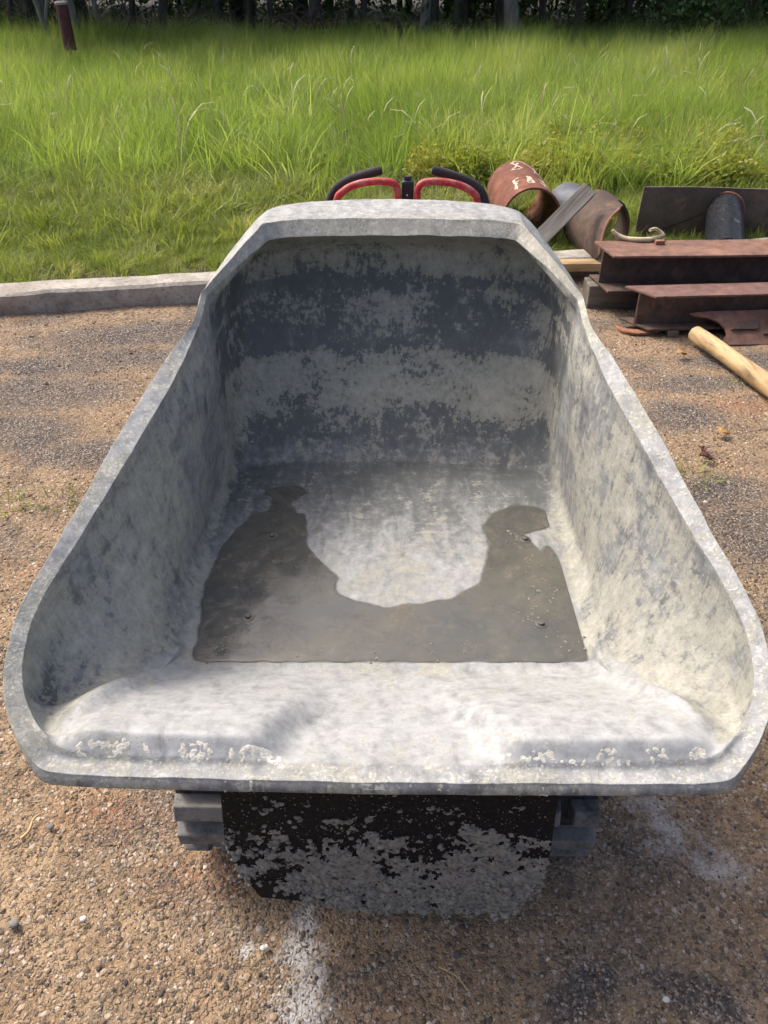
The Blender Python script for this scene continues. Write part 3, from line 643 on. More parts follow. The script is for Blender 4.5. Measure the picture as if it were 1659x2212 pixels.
def crust_patch(name, x0, x1, y0, y1, thr, seed, amp):
    st = .0022; xs = np.arange(x0, x1, st); ys = np.arange(y0, y1, st * .8); QX, QY = np.meshgrid(xs, ys); Q = np.c_[QX.ravel(), QY.ravel(), np.zeros(QX.size)]
    hh = .6 * vnoise(Q, 17, seed) + .55 * vnoise(Q, 48, seed + 3) + .45 * vnoise(Q, 130, seed + 5) - thr
    v = (Q[:, 1] - y0) / (y1 - y0); hh -= 1.3 * np.abs(v * 2 - 1) ** 3 + .8 * sstep(np.abs((Q[:, 0] - x0) / (x1 - x0) * 2 - 1), .85, 1)
    for i in range(len(Q)):
        p = down(Q[i, 0], Q[i, 1], .8); Q[i, 2] = p.z if p else 0
    rough_ = vnoise(Q, 210, 9)
    Q[:, 2] += -.001 + amp * np.clip(hh * 2.2, 0, 1) * (.55 + .6 * rough_); msk = (hh > 0) & (Q[:, 2] > .575)
    nx = len(xs); ii = (np.arange(len(ys) - 1)[:, None] * nx + np.arange(nx - 1)[None]).ravel(); ok = msk[ii] & msk[ii + 1] & msk[ii + nx] & msk[ii + nx + 1]
    ii = ii[ok]; F = np.stack([ii, ii + 1, ii + nx + 1, ii + nx], 1); used, inv = np.unique(F, return_inverse=True)
    me = np_mesh(name, Q[used] - np.array(BASE), inv.reshape(-1, 4)); stuff(finish(name, me, CRUST_PALE, tub, fix=False))
for sg, sd_ in ((-1, 3), (1, 8)):
    crust_patch('cement_crust', *((.13, .45) if sg > 0 else (-.45, -.13)), .642, .670, -.30, sd_, .0022)
crust_patch('cement_crust', -.47, .47, .606, .632, .16, 20, .0028)

# puddle of murky water on the tub floor
outline = [(420, 1400), (413, 1426), (470, 1430), (830, 1438), (1150, 1442), (1260, 1441), (1283, 1402), (1265, 1360), (1250, 1310), (1225, 1240), (1205, 1212), (1190, 1180), (1176, 1178), (1167, 1200), (1150, 1172), (1128, 1152), (1198, 1138), (1206, 1112), (1160, 1096), (1110, 1090), (1066, 1105), (1040, 1140), (1055, 1180), (1050, 1215), (1030, 1262), (980, 1292), (900, 1306), (830, 1310), (770, 1300), (722, 1278), (728, 1245), (692, 1212), (665, 1185), (662, 1140), (660, 1108), (642, 1112), (632, 1092), (612, 1098), (668, 1062), (650, 1050), (590, 1055), (566, 1066), (592, 1078), (582, 1105), (545, 1110), (490, 1168), (470, 1200), (455, 1240), (440, 1270), (435, 1330)]
poly = np.array([at_h(a, b, FL)[:2] for a, b in outline])
st = .0038; xs = np.arange(-.40, .40, st); ys = np.arange(.94, 1.62, st)
QX, QY = np.meshgrid(xs, ys); Q = np.c_[QX.ravel(), QY.ravel(), np.zeros(QX.size)]
wob = np.c_[vnoise(Q, 34, 5), vnoise(Q, 34, 15)] * .007 + np.c_[vnoise(Q, 90, 25), vnoise(Q, 90, 35)] * .004
def inside(pt, pg):
    x, y = pt[:, 0], pt[:, 1]; c_ = np.zeros(len(pt), bool); j = len(pg) - 1
    for i in range(len(pg)):
        xi, yi, xj, yj = *pg[i], *pg[j]; c_ ^= ((yi > y) != (yj > y)) & (x < (xj - xi) * (y - yi) / (yj - yi + 1e-12) + xi); j = i
    return c_
ins = inside(Q[:, :2] + wob, poly) & (Q[:, 1] > .967 + .006 * vnoise(Q, 22, 77)); nx = len(xs)
wet = ins.reshape(len(ys), nx).astype(float)
for _ in range(9):
    p_ = np.pad(wet, 1, mode='edge'); wet = (p_[1:-1, 1:-1] * 2 + p_[:-2, 1:-1] + p_[2:, 1:-1] + p_[1:-1, :-2] + p_[1:-1, 2:]) / 6
wet = wet.ravel(); wet[Q[:, 1] <= .966] = 0
ii = (np.arange(len(ys) - 1)[:, None] * nx + np.arange(nx - 1)[None]).ravel(); wm = (wet > .03) & (np.abs(Q[:, 0]) < .374); ok = wm[ii] & wm[ii + 1] & wm[ii + nx] & wm[ii + nx + 1]
ii = ii[ok]; F = np.stack([ii, ii + 1, ii + nx + 1, ii + nx], 1); used, inv = np.unique(F, return_inverse=True)
Vp = Q[used].copy(); Vp[:, 2] = .0012 + .0013 * sstep(wet[used], .3, .7); F = inv.reshape(-1, 4)
ctr = np.array([0, 1.25, FL]); Vp[:, :2] -= ctr[:2]
pud_me = np_mesh('puddle', Vp, F); set_attr(pud_me, 'wet', wet[used])
m = M('murky slurry water'); n1 = m.noise(6, 6, .6, dist=.6); n2 = m.noise(40, 7, .7); n3 = m.noise(150, 4, .6)
w = m.math('ADD', m.attr('wet'), m.math('MULTIPLY', m.math('SUBTRACT', m.math('ADD', m.math('MULTIPLY', n2, .6), m.math('MULTIPLY', n3, .4)), .5), .55))
soft = m.rng(m.noise(3.2, 2), .36, .52)
alpha = m.math('MULTIPLY', m.rng(w, m.rng(soft, 0, 1, .42, .22), m.rng(soft, 0, 1, .52, .82), smooth=True), m.rng(m.noise(11, 5, .6, dist=.5), .38, .55, .70, .95))
c = m.ramp(n1, [(.35, (.088, .090, .086)), (.5, (.102, .102, .088)), (.64, (.125, .118, .095))])
c = m.mix(m.rng(n2, .5, .68, 0, .5), c, (.18, .164, .13)); c = m.mix(m.rng(m.math('ADD', n1, m.math('MULTIPLY', n2, .4)), .86, .95, 0, .6), c, (.15, .105, .065))
rg = m.rng(m.math('ADD', m.math('MULTIPLY', n1, .7), m.math('MULTIPLY', n2, .5)), .50, .75, .05, .30)
rg = m.math('ADD', rg, m.rng(w, .75, .45, 0, .4))
PUD = m.done(c, rg, None, m.bump(m.math('MULTIPLY', m.rng(n2, .52, .7), n3), .35, .002), .5)
tp_ = m.n.new('ShaderNodeBsdfTransparent'); mx = m.n.new('ShaderNodeMixShader'); m.link(alpha, mx.inputs[0]); m.link(tp_.outputs[0], mx.inputs[1]); m.link(m.b.outputs[0], mx.inputs[2]); m.link(mx.outputs[0], m.out.inputs[0])
pud = finish('puddle', pud_me, PUD, fix=False, origin=tuple(ctr)); tag(pud, 'murky brown grey puddle of cement water on the tub floor', 'puddle')
# bits of grit standing in the puddle
mb = MB(); pos = []; siz = []
for (px, py, n_, sp, s0) in [(485, 1393, 26, .018, .004), (1115, 1165, 20, .016, .004), (1140, 1215, 18, .014, .0035), (1150, 1275, 16, .014, .0035), (1150, 1330, 16, .016, .004), (1190, 1300, 12, .02, .004), (1225, 1400, 18, .025, .004), (640, 1412, 4, .01, .004), (808, 1414, 4, .008, .004), (935, 1415, 5, .01, .003), (700, 1405, 3, .01, .003), (560, 1412, 4, .02, .003), (1000, 1385, 6, .02, .003), (640, 1290, 6, .03, .003), (510, 1365, 5, .012, .003), (575, 1190, 8, .012, .003)]:
    for _ in range(n_):
        p = at_h(px, py, FL); p.x += random.gauss(0, sp * .7); p.y += random.gauss(0, sp); p.z = FL + .002; pos.append(p); siz.append(random.uniform(.35, 1) * s0)
lumps(mb, pos, siz); g_ = build('cement_grit', mb, CRUST, rel=(0, 1.25, FL)); stuff(g_, 'crumbs of cement grit lying in the puddle', 'grit')

# front skirt plate below the tub with cement splashed on it
SK = .705
sk_o = [(468, 1640), (470, 1700), (482, 1830), (506, 1882), (560, 1944), (640, 1950), (830, 1966), (1000, 1968), (1100, 1962), (1166, 1908), (1186, 1840), (1204, 1710), (1206, 1640)]
skp = [at_y(a, b, SK) for a, b in sk_o]
for k in (0, -1): skp[k].z = .535
SKIRT = simple('black rubber skirt', (.011, .011, .012), .75, 0, .5, 140, .6)
SKIRT.node_tree.nodes['Principled BSDF'].inputs['Specular IOR Level'].default_value = .15
skirt = build('front_skirt', MB().prism(skp, (0, .014, 0)), SKIRT, dumper, bevel=.002); skirt['label'] = 'black front skirt splashed with lumpy grey cement'
pg = np.array([(p.x, p.z) for p in skp]); st = .0030
xs = np.arange(-.30, .30, st); zs = np.arange(.08, .5, st); QX, QZ = np.meshgrid(xs, zs); Q = np.c_[QX.ravel(), np.full(QX.size, SK), QZ.ravel()]
nz = .6 * vnoise(Q, 11, 3) + .6 * vnoise(Q, 32, 7) + .7 * vnoise(Q, 85, 11) + .4 * vnoise(Q, 140, 12)
lev = np.interp(Q[:, 2], [.08, .2, .26, .30, .36, .46], [.62, .55, .32, .02, -.26, -.52]) + .12 * sstep(np.abs(Q[:, 0] - .19), .11, .02) * sstep(Q[:, 2], .42, .3)
lev -= .75 * sstep(-Q[:, 0], .10, .2) * sstep(-Q[:, 2], -.26, -.16)
hh = nz + lev; ins = inside(Q[:, [0, 2]] + np.c_[vnoise(Q, 40, 1), vnoise(Q, 40, 2)] * .004, pg * 1.0)
Q[:, 1] = SK + .001 - .006 * np.clip(hh, 0, 1) - np.clip(hh * 2, 0, 1) * (.0035 * (vnoise(Q, 42, 5) * .8 + .3) + .0035 * (np.abs(vnoise(Q, 95, 6)) * 1.4 - .1))
nx = len(xs); ii = (np.arange(len(zs) - 1)[:, None] * nx + np.arange(nx - 1)[None]).ravel(); msk = (hh > 0) & ins
ok = msk[ii] & msk[ii + 1] & msk[ii + nx] & msk[ii + nx + 1]; ii = ii[ok]; F = np.stack([ii, ii + 1, ii + nx + 1, ii + nx], 1); used, inv = np.unique(F, return_inverse=True)
cr_me = np_mesh('cement_splash', Q[used] - np.array(BASE), inv.reshape(-1, 4)); stuff(finish('cement_splash', cr_me, CRUST, skirt, fix=False))
mb = MB(); pos = []; siz = []
cand = Q[msk]; ch = hh[msk]
for k in rng.integers(0, len(cand), 2200):
    p = cand[k]; b_ = (p[2] < .2)
    if random.random() > (.95 if b_ else .5): continue
    pos.append((p[0], p[1] - .001, p[2])); siz.append(random.uniform(.002, .006) * (random.uniform(1.3, 2.0) if b_ and random.random() < .12 else 1))
lumps(mb, pos, siz); stuff(build('cement_lumps', mb, CRUST, skirt))
mb = MB(); pos = []; siz = []
for _ in range(900):
    x = random.uniform(-.27, .27); z = random.uniform(.2, .47)
    if inside(np.array([[x, z]]), pg)[0]: pos.append((x, SK - .0005, z)); siz.append(random.uniform(.0006, .0018))
lumps(mb, pos, siz); stuff(build('cement_specks', mb, CRUST, skirt))

# tracks
TRK = M('dusty black rubber'); n = TRK.noise(20, 7, .65); n2 = TRK.noise(110, 5, .6)
TRK = TRK.done(TRK.mix(TRK.rng(TRK.math('ADD', n, TRK.math('MULTIPLY', n2, .4)), .45, .78, 0, .8), (.042, .044, .047), (.22, .212, .198)), .85, None, TRK.bump(n2, .4, .004))
BELT = simple('dark track belt', (.03, .031, .033), .85, 0, .4, 60, .3)
WHEEL = simple('grey wheel steel', (.10, .10, .10), .6, .4, .4, 40)
FRAME = simple('cement stained frame steel', (.16, .14, .11), .8, .1, .45, 45, .3)
def track_path(n=120, d0=.97, d1=1.98, r=.17):
    L = d1 - d0; per = 2 * L + 2 * math.pi * r; out = []
    for k in range(n):
        s_ = per * k / n
        if s_ < L: p = (d0 + s_, 2 * r); t = (1, 0)
        elif s_ < L + math.pi * r:
            a = (s_ - L) / r; p = (d1 + r * math.sin(a), r + r * math.cos(a)); t = (math.cos(a), -math.sin(a))
        elif s_ < 2 * L + math.pi * r: p = (d1 - (s_ - L - math.pi * r), 0); t = (-1, 0)
        else:
            a = (s_ - 2 * L - math.pi * r) / r; p = (d0 - r * math.sin(a), r - r * math.cos(a)); t = (-math.cos(a), math.sin(a))
        out.append((p, t))
    return out
for sgn in (-1, 1):
    xi, xo = .205, .392; x0, x1 = (xi, xo) if sgn > 0 else (-xo, -xi)
    tp = track_path(); mb = MB(); n_ = len(tp)
    # inward normal for this winding: (t_y, -t_x)
    V = []
    for (p, t) in tp:
        for d in (.026, .050):
            for x in (x0, x1): V.append((x, p[0] + t[1] * d, p[1] - t[0] * d))
    F = []
    for k in range(n_):
        a = k * 4; b = ((k + 1) % n_) * 4
        F += [(a, a + 1, b + 1, b), (a + 2, b + 2, b + 3, a + 3), (a, b, b + 2, a + 2), (a + 1, a + 3, b + 3, b + 1)]
    org = (sgn * .30, 1.475, 0)
    mb.add(V, F); tr_o = build('track', mb, BELT, dumper, rel=org); tr_o['label'] = 'rubber crawler track caked with pale dust'
    # lugs: alternating full and split blocks
    tp = track_path(44); w = xo - xi; lug_mes = []
    for blocks in ([(-.5, .5)], [(-.5, .12), (.2, .5)], [(-.5, .5)], [(-.5, -.2), (-.12, .5)]):
        b_ = MB()
        for (u0, u1) in blocks:
            P8 = []
            for z, ins_, sy in ((-.002, 0, 1), (.030, .005, .74)):
                for yy in (-1, 1):
                    for xx in (u0 * w + ins_, u1 * w - ins_): P8.append((xx, yy * .0225 * sy, z))
            b_.add(P8, [(0, 2, 3, 1), (4, 5, 7, 6), (0, 1, 5, 4), (2, 6, 7, 3), (0, 4, 6, 2), (1, 3, 7, 5)])
        lm = bpy.data.meshes.new('lug'); lm.from_pydata(b_.v, [], b_.f); lm.update(); lm.materials.append(TRK); lug_mes.append(lm)
    for k, (p, t) in enumerate(tp):
        ang = math.atan2(t[1], t[0])
        o = bpy.data.objects.new('lug', lug_mes[k % 4]); col.objects.link(o); o.parent = tr_o
        o.location = (0, p[0] + t[1] * .026 - 1.475, p[1] - t[0] * .026); o.rotation_euler = (ang, 0, 0)
        bv = o.modifiers.new('bevel', 'BEVEL'); bv.width = .003; bv.segments = 2
    for (yw, zw, rw) in ((.97, .17, .115), (1.98, .17, .115), (1.25, .10, .045), (1.47, .10, .045), (1.69, .10, .045)):
        prof2 = [(0, .3), (0, .95), (.15, 1), (.85, 1), (1, .95), (1, .3)]
        V = []; ns = 24
        for (u_, rr) in prof2:
            for k in range(ns): V.append((x0 + .03 + (x1 - x0 - .06) * u_, yw + rw * rr * math.cos(2 * math.pi * k / ns), zw + rw * rr * math.sin(2 * math.pi * k / ns)))
        F = [(i * ns + k, i * ns + (k + 1) % ns, (i + 1) * ns + (k + 1) % ns, (i + 1) * ns + k) for i in range(5) for k in range(ns)] + [tuple(range(ns)), tuple(5 * ns + k for k in range(ns))]
        build('wheel', MB().add(V, F), WHEEL, tr_o, smooth=True)
    # frame bracket beside the skirt
    b_ = MB().prism([(sgn * .295, .80, .40), (sgn * .262, .80, .40), (sgn * .262, .80, .30), (sgn * .29, .80, .285)], (0, .16, 0)); build('side_bracket', b_, FRAME, dumper, bevel=.004)
mb = MB(); mb.box((0, 1.45, .30), (.40, 1.35, .16)).box((0, 1.3, .40), (.5, .5, .045)).box((0, .79, .36), (.46, .16, .10)); build('chassis', mb, BLACK_STEEL, dumper, bevel=.006)
mb = MB(); mb.prism([(-.27, 2.10, .30), (-.27, 2.42, .30), (-.27, 2.40, .70), (-.27, 2.32, .80), (-.27, 2.10, .80)], (.54, 0, 0)); build('console', mb, RED_PAINT, dumper, bevel=.02)
mb = MB(); mb.box((0, 2.55, .16), (.50, .30, .03)).box((-.2, 2.38, .2), (.03, .1, .12)).box((.2, 2.38, .2), (.03, .1, .12)); build('foot_plate', mb, BLACK_STEEL, dumper, bevel=.004)
def smooth_path(pts, k=8):
    A = np.array([tuple(p) for p in pts]); return [Vector(p) for p in pchip(A, np.linspace(0, len(A) - 1, (len(A) - 1) * k + 1))]
def catmull(pts, k=8):
    A = [Vector(p) for p in pts]; A = [A[0] * 2 - A[1]] + A + [A[-1] * 2 - A[-2]]; out = []
    for i in range(1, len(A) - 2):
        for j in range(k):
            t = j / k; out.append(.5 * ((2 * A[i]) + (A[i + 1] - A[i - 1]) * t + (2 * A[i - 1] - 5 * A[i] + 4 * A[i + 1] - A[i + 2]) * t * t + (3 * A[i] - A[i - 1] - 3 * A[i + 1] + A[i + 2]) * t ** 3))
    return out + [A[-2]]
grips = [[(690, 440), (703, 411), (727, 392), (762, 379), (804, 367)], [(1026, 436), (1016, 411), (990, 391), (955, 378), (912, 366)]]
hoops = [[(706, 440), (722, 413), (752, 398), (792, 392), (826, 395), (837, 408), (839, 440)], [(1010, 440), (1000, 415), (970, 399), (930, 392), (897, 394), (883, 407), (880, 440)]]
for g in grips:
    pp = [at_y(a, b, 2.42) for a, b in g]; sg = 1 if pp[0].x > 0 else -1
    pp = [Vector((sg * .21, 2.36, .74)), Vector((pp[0].x * 1.04, 2.40, .84))] + pp
    P_ = catmull(pp, 8); rr = [.0135] * len(P_); rr[-1] = .011
    o = build('hand_grip', MB().tube(P_, rr, 14), GRIP, dumper, smooth=True); o['label'] = 'curved black foam hand grip'
for g in hoops:
    pp = [at_y(a, b, 2.36) for a, b in g]; sg = 1 if pp[0].x > 0 else -1
    pp = [Vector((pp[0].x, 2.34, .78))] + pp + [Vector((pp[-1].x, 2.34, .78))]
    o = build('guard_hoop', MB().tube(catmull(pp, 8), .0105, 12), RED_PAINT, dumper, smooth=True); o['label'] = 'red bent tube guard hoop'
a0, a1 = at_y(847, 396, 2.36), at_y(873, 396, 2.36)
mb = MB().box(((a0.x + a1.x) / 2, 2.38, .87), (a1.x - a0.x, .035, .195)); lever = build('control_lever', mb, BLACK_PLASTIC, dumper, bevel=.006); lever['label'] = 'dark upright control lever box between the hoops'
mb = MB().tube([((a0.x + a1.x) / 2, 2.38, .962), ((a0.x + a1.x) / 2, 2.38, .978)], .011, 12); build('knob', mb, BLACK_PLASTIC, lever, smooth=True)
mb = MB().box(((a0.x + a1.x) / 2 - .001, 2.361, .93), (.004, .003, .004)); build('indicator', mb, simple('white dot', (.7, .7, .7), .5), lever)
dumper.rotation_euler = (0, 0, YAW); dumper.location.x += .012

# ------------------------------------------------------------------ scrap steel on the right
def ibeam(name, p0, d, L, H, B, tf, tw, skew, mat, label, sagz=0):
    """I-section: p0 = bottom front corner of the near end, d = direction along the beam"""
    d = d.normalized(); w = Vector((-d.y, d.x, 0)); up = Vector((0, 0, 1)); parts = {}
    root = empty(name, p0 + w * B / 2, label, 'steel beam', 'rusty steel beams stacked at the right')
    def slab(nm, w0, w1, z0, z1, m_):
        n_ = 16; V = []
        for i in range(n_ + 1):
            s_ = L * i / n_
            for (ww, zz) in ((w0, z0), (w1, z0), (w1, z1), (w0, z1)):
                e = -skew * ww / B * (1 if i == 0 else 0) + (.004 * mnoise.noise(Vector((ww * 90, zz * 90, i))) if i == 0 else 0)
                V.append(p0 + d * (s_ + e) + w * ww + up * (zz + .0015 * mnoise.noise(Vector((s_ * 5, ww * 9, zz * 9)))))
        F = [(i * 4 + k, i * 4 + (k + 1) % 4, (i + 1) * 4 + (k + 1) % 4, (i + 1) * 4 + k) for i in range(n_) for k in range(4)] + [(0, 1, 2, 3), (n_ * 4 + 3, n_ * 4 + 2, n_ * 4 + 1, n_ * 4)]
        build(nm, MB().add(V, F), m_, root, bevel=.0025)
    slab('bottom_flange', 0, B, 0, tf, mat[1]); slab('web', B / 2 - tw / 2, B / 2 + tw / 2, tf - .0005, H - tf + .0005, mat[1]); slab('top_flange', 0, B, H - tf, H, mat[0])  # shade under the top flange is put into the darker web colour
    return root
TIM_H = .122
pU = at_h(1312, 634, TIM_H + .004); dU = Vector((1, .035, 0))
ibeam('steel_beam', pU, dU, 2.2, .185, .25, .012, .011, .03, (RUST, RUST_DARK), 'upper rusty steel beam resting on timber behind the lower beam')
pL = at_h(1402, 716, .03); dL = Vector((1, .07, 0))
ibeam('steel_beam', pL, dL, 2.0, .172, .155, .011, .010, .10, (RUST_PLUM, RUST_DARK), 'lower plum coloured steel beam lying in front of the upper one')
# timbers under the upper beam
tb = at_h(1292, 672, 0)
mb = MB().box((tb.x + .62, tb.y + .10, TIM_H / 2), (1.35, .14, TIM_H)); tag(build('timber_sleeper', mb, WOOD_TIMBER, bevel=.006, rel=(tb.x + .62, tb.y + .10, 0)), 'dark grey timber sleeper under the upper steel beam', 'timber')
pw = at_h(1250, 580, .10); mb = MB().box((pw.x + .16, pw.y + .09, .09), (.62, .09, .045), Matrix.Rotation(R(2), 3, 'Z')); tag(build('wood_plank', mb, WOOD_NEW, bevel=.004, rel=(pw.x + .16, pw.y + .09, .068)), 'bright fresh cut plank end showing between tub and beams', 'plank')
# spacers under the lower beam
mb = MB().box((pL.x + .75, pL.y + .13, .015), (.05, .2, .03)); 
o = build('spacer_block', mb, WOOD_TIMBER, bevel=.003, rel=(pL.x + .75, pL.y + .13, 0)); tag(o, 'small wooden spacer under the lower steel beam', 'spacer')
mb = MB().box((pL.x + .12, pL.y + .10, .015), (.05, .2, .03)); 
o = build('spacer_block', mb, WOOD_TIMBER, bevel=.003, rel=(pL.x + .12, pL.y + .10, 0)); tag(o, 'wooden spacer under the near end of the lower steel beam', 'spacer')

# yellow pole
q0 = at_h(1502, 722, .05); q1 = at_h(1668, 842, .055); dr = (q1 - q0); path = []; rad = []
for k in range(26):
    t = k / 25; p = q0 + dr * (t * 3.2); p.z = .052 + .006 * math.sin(t * 5) ; p.x += .006 * math.sin(t * 9); path.append(p); rad.append(.037 + .008 * t + .0015 * math.sin(t * 31))
pole = build('wooden_pole', MB().tube(path, rad, 20), WOOD_POLE, smooth=True, rel=(path[0] + path[-1]) / 2 * Vector((1, 1, 0)).length / Vector((1, 1, 0)).length); tag(pole, 'peeled yellow pine pole slanting out from under the beam', 'pole')
# curved strip of rust on the dirt
cs = catmull([at_h(a, b, .012) for a, b in [(1332, 709), (1345, 717), (1372, 722), (1400, 721), (1425, 716)]], 6)
mb = MB(); V = []
for i, p in enumerate(cs): V += [p + Vector((0, .0, -.006)), p + Vector((0, .05, -.006)), p + Vector((0, .05, .006)), p + Vector((0, 0, .006))]
n_ = len(cs); mb.add(V, [(i * 4 + k, i * 4 + (k + 1) % 4, (i + 1) * 4 + (k + 1) % 4, (i + 1) * 4 + k) for i in range(n_ - 1) for k in range(4)] + [(0, 1, 2, 3), (n_ * 4 - 1, n_ * 4 - 2, n_ * 4 - 3, n_ * 4 - 4)])
tag(build('curved_offcut', mb, RUST_ORANGE, bevel=.002, rel=(cs[0].x, cs[0].y, 0)), 'thin curved orange offcut on the dirt below the beam end', 'offcut')
# notched plate leaning on the lower beam
def plate_pt(px, py, f=None):
    # plane from the ground in front of the lower beam up to its web
    g0 = at_h(1560, 744, .006); top = Vector((g0.x, pL.y + .06, .125))
    nrm = Vector((1, .07, 0)).cross(top - g0).normalized(); d = ray(px, py); o = Vector((0, 0, CAM_H)); t = (g0 - o).dot(nrm) / d.dot(nrm); return o + d * t
po = [(1518, 746), (1545, 742), (1562, 734), (1570, 722), (1566, 708), (1552, 695), (1530, 686), (1502, 682), (1490, 676), (1530, 672), (1659, 668), (1760, 664), (1760, 742)]
pp = [plate_pt(a, b) for a, b in po]; nrm = (pp[1] - pp[0]).cross(pp[-2] - pp[0]).normalized()
if nrm.z < 0: nrm = -nrm
nplate = build('notched_plate', MB().prism(pp, nrm * -.012), RUST, bevel=.002, rel=pp[0]); tag(nplate, 'rusty plate with a rounded notch leaning on the lower beam', 'steel plate')
lp = [plate_pt(a, b) + nrm * .001 for a, b in [(1578, 714), (1592, 697), (1640, 695), (1634, 713)]]; build('lug_plate', MB().prism(lp, nrm * .012), RUST_DARK, nplate, bevel=.002)
lp = [plate_pt(a, b) + nrm * .001 for a, b in [(1648, 724), (1656, 690), (1700, 689), (1696, 722)]]; build('lug_plate', MB().prism(lp, nrm * .012), RUST_DARK, nplate, bevel=.002)

# pipes
def pipe_geo(c0, ax, Lf, r, th, n=56, front=None, back=None, rows=10):
    """open tube; c0 = centre of the back end, ax = axis towards the front, Lf length; front(a) = extra length at angle a"""
    ax = ax.normalized(); s = ax.cross(Vector((0, 0, 1))).normalized(); u = s.cross(ax); mb = MB(); V = []
    for i in range(rows + 1):
        for k in range(n):
            a = 2 * math.pi * k / n; l1 = Lf + (front(a) if front else 0); l0 = (back(a) if back else 0); L_ = l0 + (l1 - l0) * i / rows
            dv = s * math.cos(a) + u * math.sin(a); V += [c0 + ax * L_ + dv * r, c0 + ax * L_ + dv * (r - th)]
    ix = lambda i, k, j: (i * n + k % n) * 2 + j; F = []
    for i in range(rows):
        for k in range(n): F += [(ix(i, k, 0), ix(i, k + 1, 0), ix(i + 1, k + 1, 0), ix(i + 1, k, 0)), (ix(i, k, 1), ix(i + 1, k, 1), ix(i + 1, k + 1, 1), ix(i, k + 1, 1))]
    for k in range(n): F += [(ix(0, k, 0), ix(0, k, 1), ix(0, k + 1, 1), ix(0, k + 1, 0)), (ix(rows, k, 0), ix(rows, k + 1, 0), ix(rows, k + 1, 1), ix(rows, k, 1))]
    return mb.add(V, F), (ax, s, u)
# pipe with chalk marks
r_ = .178; c0 = Vector((.865, 5.42, r_ + .05)); ax = Vector((.03, -1, -.02))
mb, (axn, sn, un) = pipe_geo(c0, ax, .66, r_, .011); chp = build('rusty_pipe', mb, RUST_RED, smooth=True, rel=(c0.x, c0.y - .3, .05)); tag(chp, 'red rusty pipe section with chalk scribbles behind the tub hood', 'pipe')
def on_pipe(ang, l): a = R(90 + ang); dv = sn * math.cos(a) + un * math.sin(a); return c0 + axn.normalized() * l + dv * (r_ + .0012), dv
strokes = [[(42, .33), (34, .22), (22, .10), (8, .03), (-6, .02), (-12, .06)], [(-14, .04), (-6, .12), (2, .20)], [(0, .06), (-10, .16), (-18, .19)], [(-2, .22), (-22, .20)], [(44, .14), (40, .3), (42, .45)], [(34, .08), (30, .2), (24, .26)], [(38, .12), (28, .16)], [(33, .24), (26, .12)],
           [(36, .44), (26, .47)], [(33, .40), (28, .55)], [(38, .55), (24, .40)], [(28, .58), (20, .50)],
           [(6, .41), (-2, .40), (4, .47), (-4, .48), (6, .55), (-6, .55)], [(4, .41), (6, .55)], [(0, .44), (-6, .53)],
           [(-18, .40), (-30, .42), (-26, .50), (-34, .58)], [(-20, .46), (-32, .47)], [(-28, .41), (-30, .6)]]
mb = MB()
for st_ in strokes:
    P2 = []
    for i in range(len(st_) - 1):
        for j in range(5):
            t = j / 5; P2.append((st_[i][0] + (st_[i + 1][0] - st_[i][0]) * t, st_[i][1] + (st_[i + 1][1] - st_[i][1]) * t))
    P2.append(st_[-1]); V = []
    for i, (a, l) in enumerate(P2):
        b = P2[min(i + 1, len(P2) - 1)]; a_ = P2[max(i - 1, 0)]; tx, ty = (b[0] - a_[0]) * r_ * math.pi / 180, b[1] - a_[1]; ln = math.hypot(tx, ty) + 1e-9; wv_ = .0055 * (1 + .5 * math.sin(i * 2.1))
        da, dl = -ty / ln * wv_ / (r_ * math.pi / 180), tx / ln * wv_
        V += [on_pipe(a + da, l + dl)[0], on_pipe(a - da, l - dl)[0]]
    mb.add(V, [(2 * i, 2 * i + 1, 2 * i + 3, 2 * i + 2) for i in range(len(P2) - 1)])
build('chalk_mark', mb, CHALK, chp)
# bigger cut pipe
r_ = .178; c0 = Vector((1.27, 4.86, r_ + .005)); ax = Vector((.16, -1, -.03))
def fr(a):   # a: 0 = left/right side (s), pi/2 = top
    d = math.degrees(a) % 360
    return float(np.interp(d, [0, 40, 62, 74, 78, 86, 100, 130, 160, 185, 200, 230, 300, 360], [-.26, -.27, -.25, -.22, -.10, -.08, -.02, .05, .13, .16, .10, -.02, -.20, -.26]))
mb, B_ = pipe_geo(c0, ax, .42, r_, .012, 96, lambda a: fr(math.pi - a)); big = build('cut_pipe', mb, RUST_PLUM if False else RUST_DARK, smooth=True, rel=(c0.x, c0.y - .2, .05)); tag(big, 'big brown pipe section with a torch cut notch', 'pipe')
ax_, s_v, u_v = B_; pth = []
for d in range(90, 186, 4):
    a = math.pi - R(d - 0) if False else math.pi - R(d); 
    a2 = math.pi - R(d)
    a3 = R(180 - d) ; dv = s_v * math.cos(a3) + u_v * math.sin(a3); pth.append(c0 + ax_ * (.42 + fr(R(d))) + dv * (r_ - .006))
build('cut_edge', MB().tube(pth, .0085, 8), RUST_ORANGE, big, smooth=True)
# blue grey pipe behind the board
r_ = .14; c0 = Vector((1.20, 5.30, r_ + .02)); mb, _ = pipe_geo(c0, Vector((.25, -1, 0)), .34, r_, .010, 56); tag(build('steel_pipe', mb, BLUE_PIPE, smooth=True, rel=(c0.x, c0.y, .05)), 'blue grey pipe section mostly hidden behind the leaning board', 'pipe')
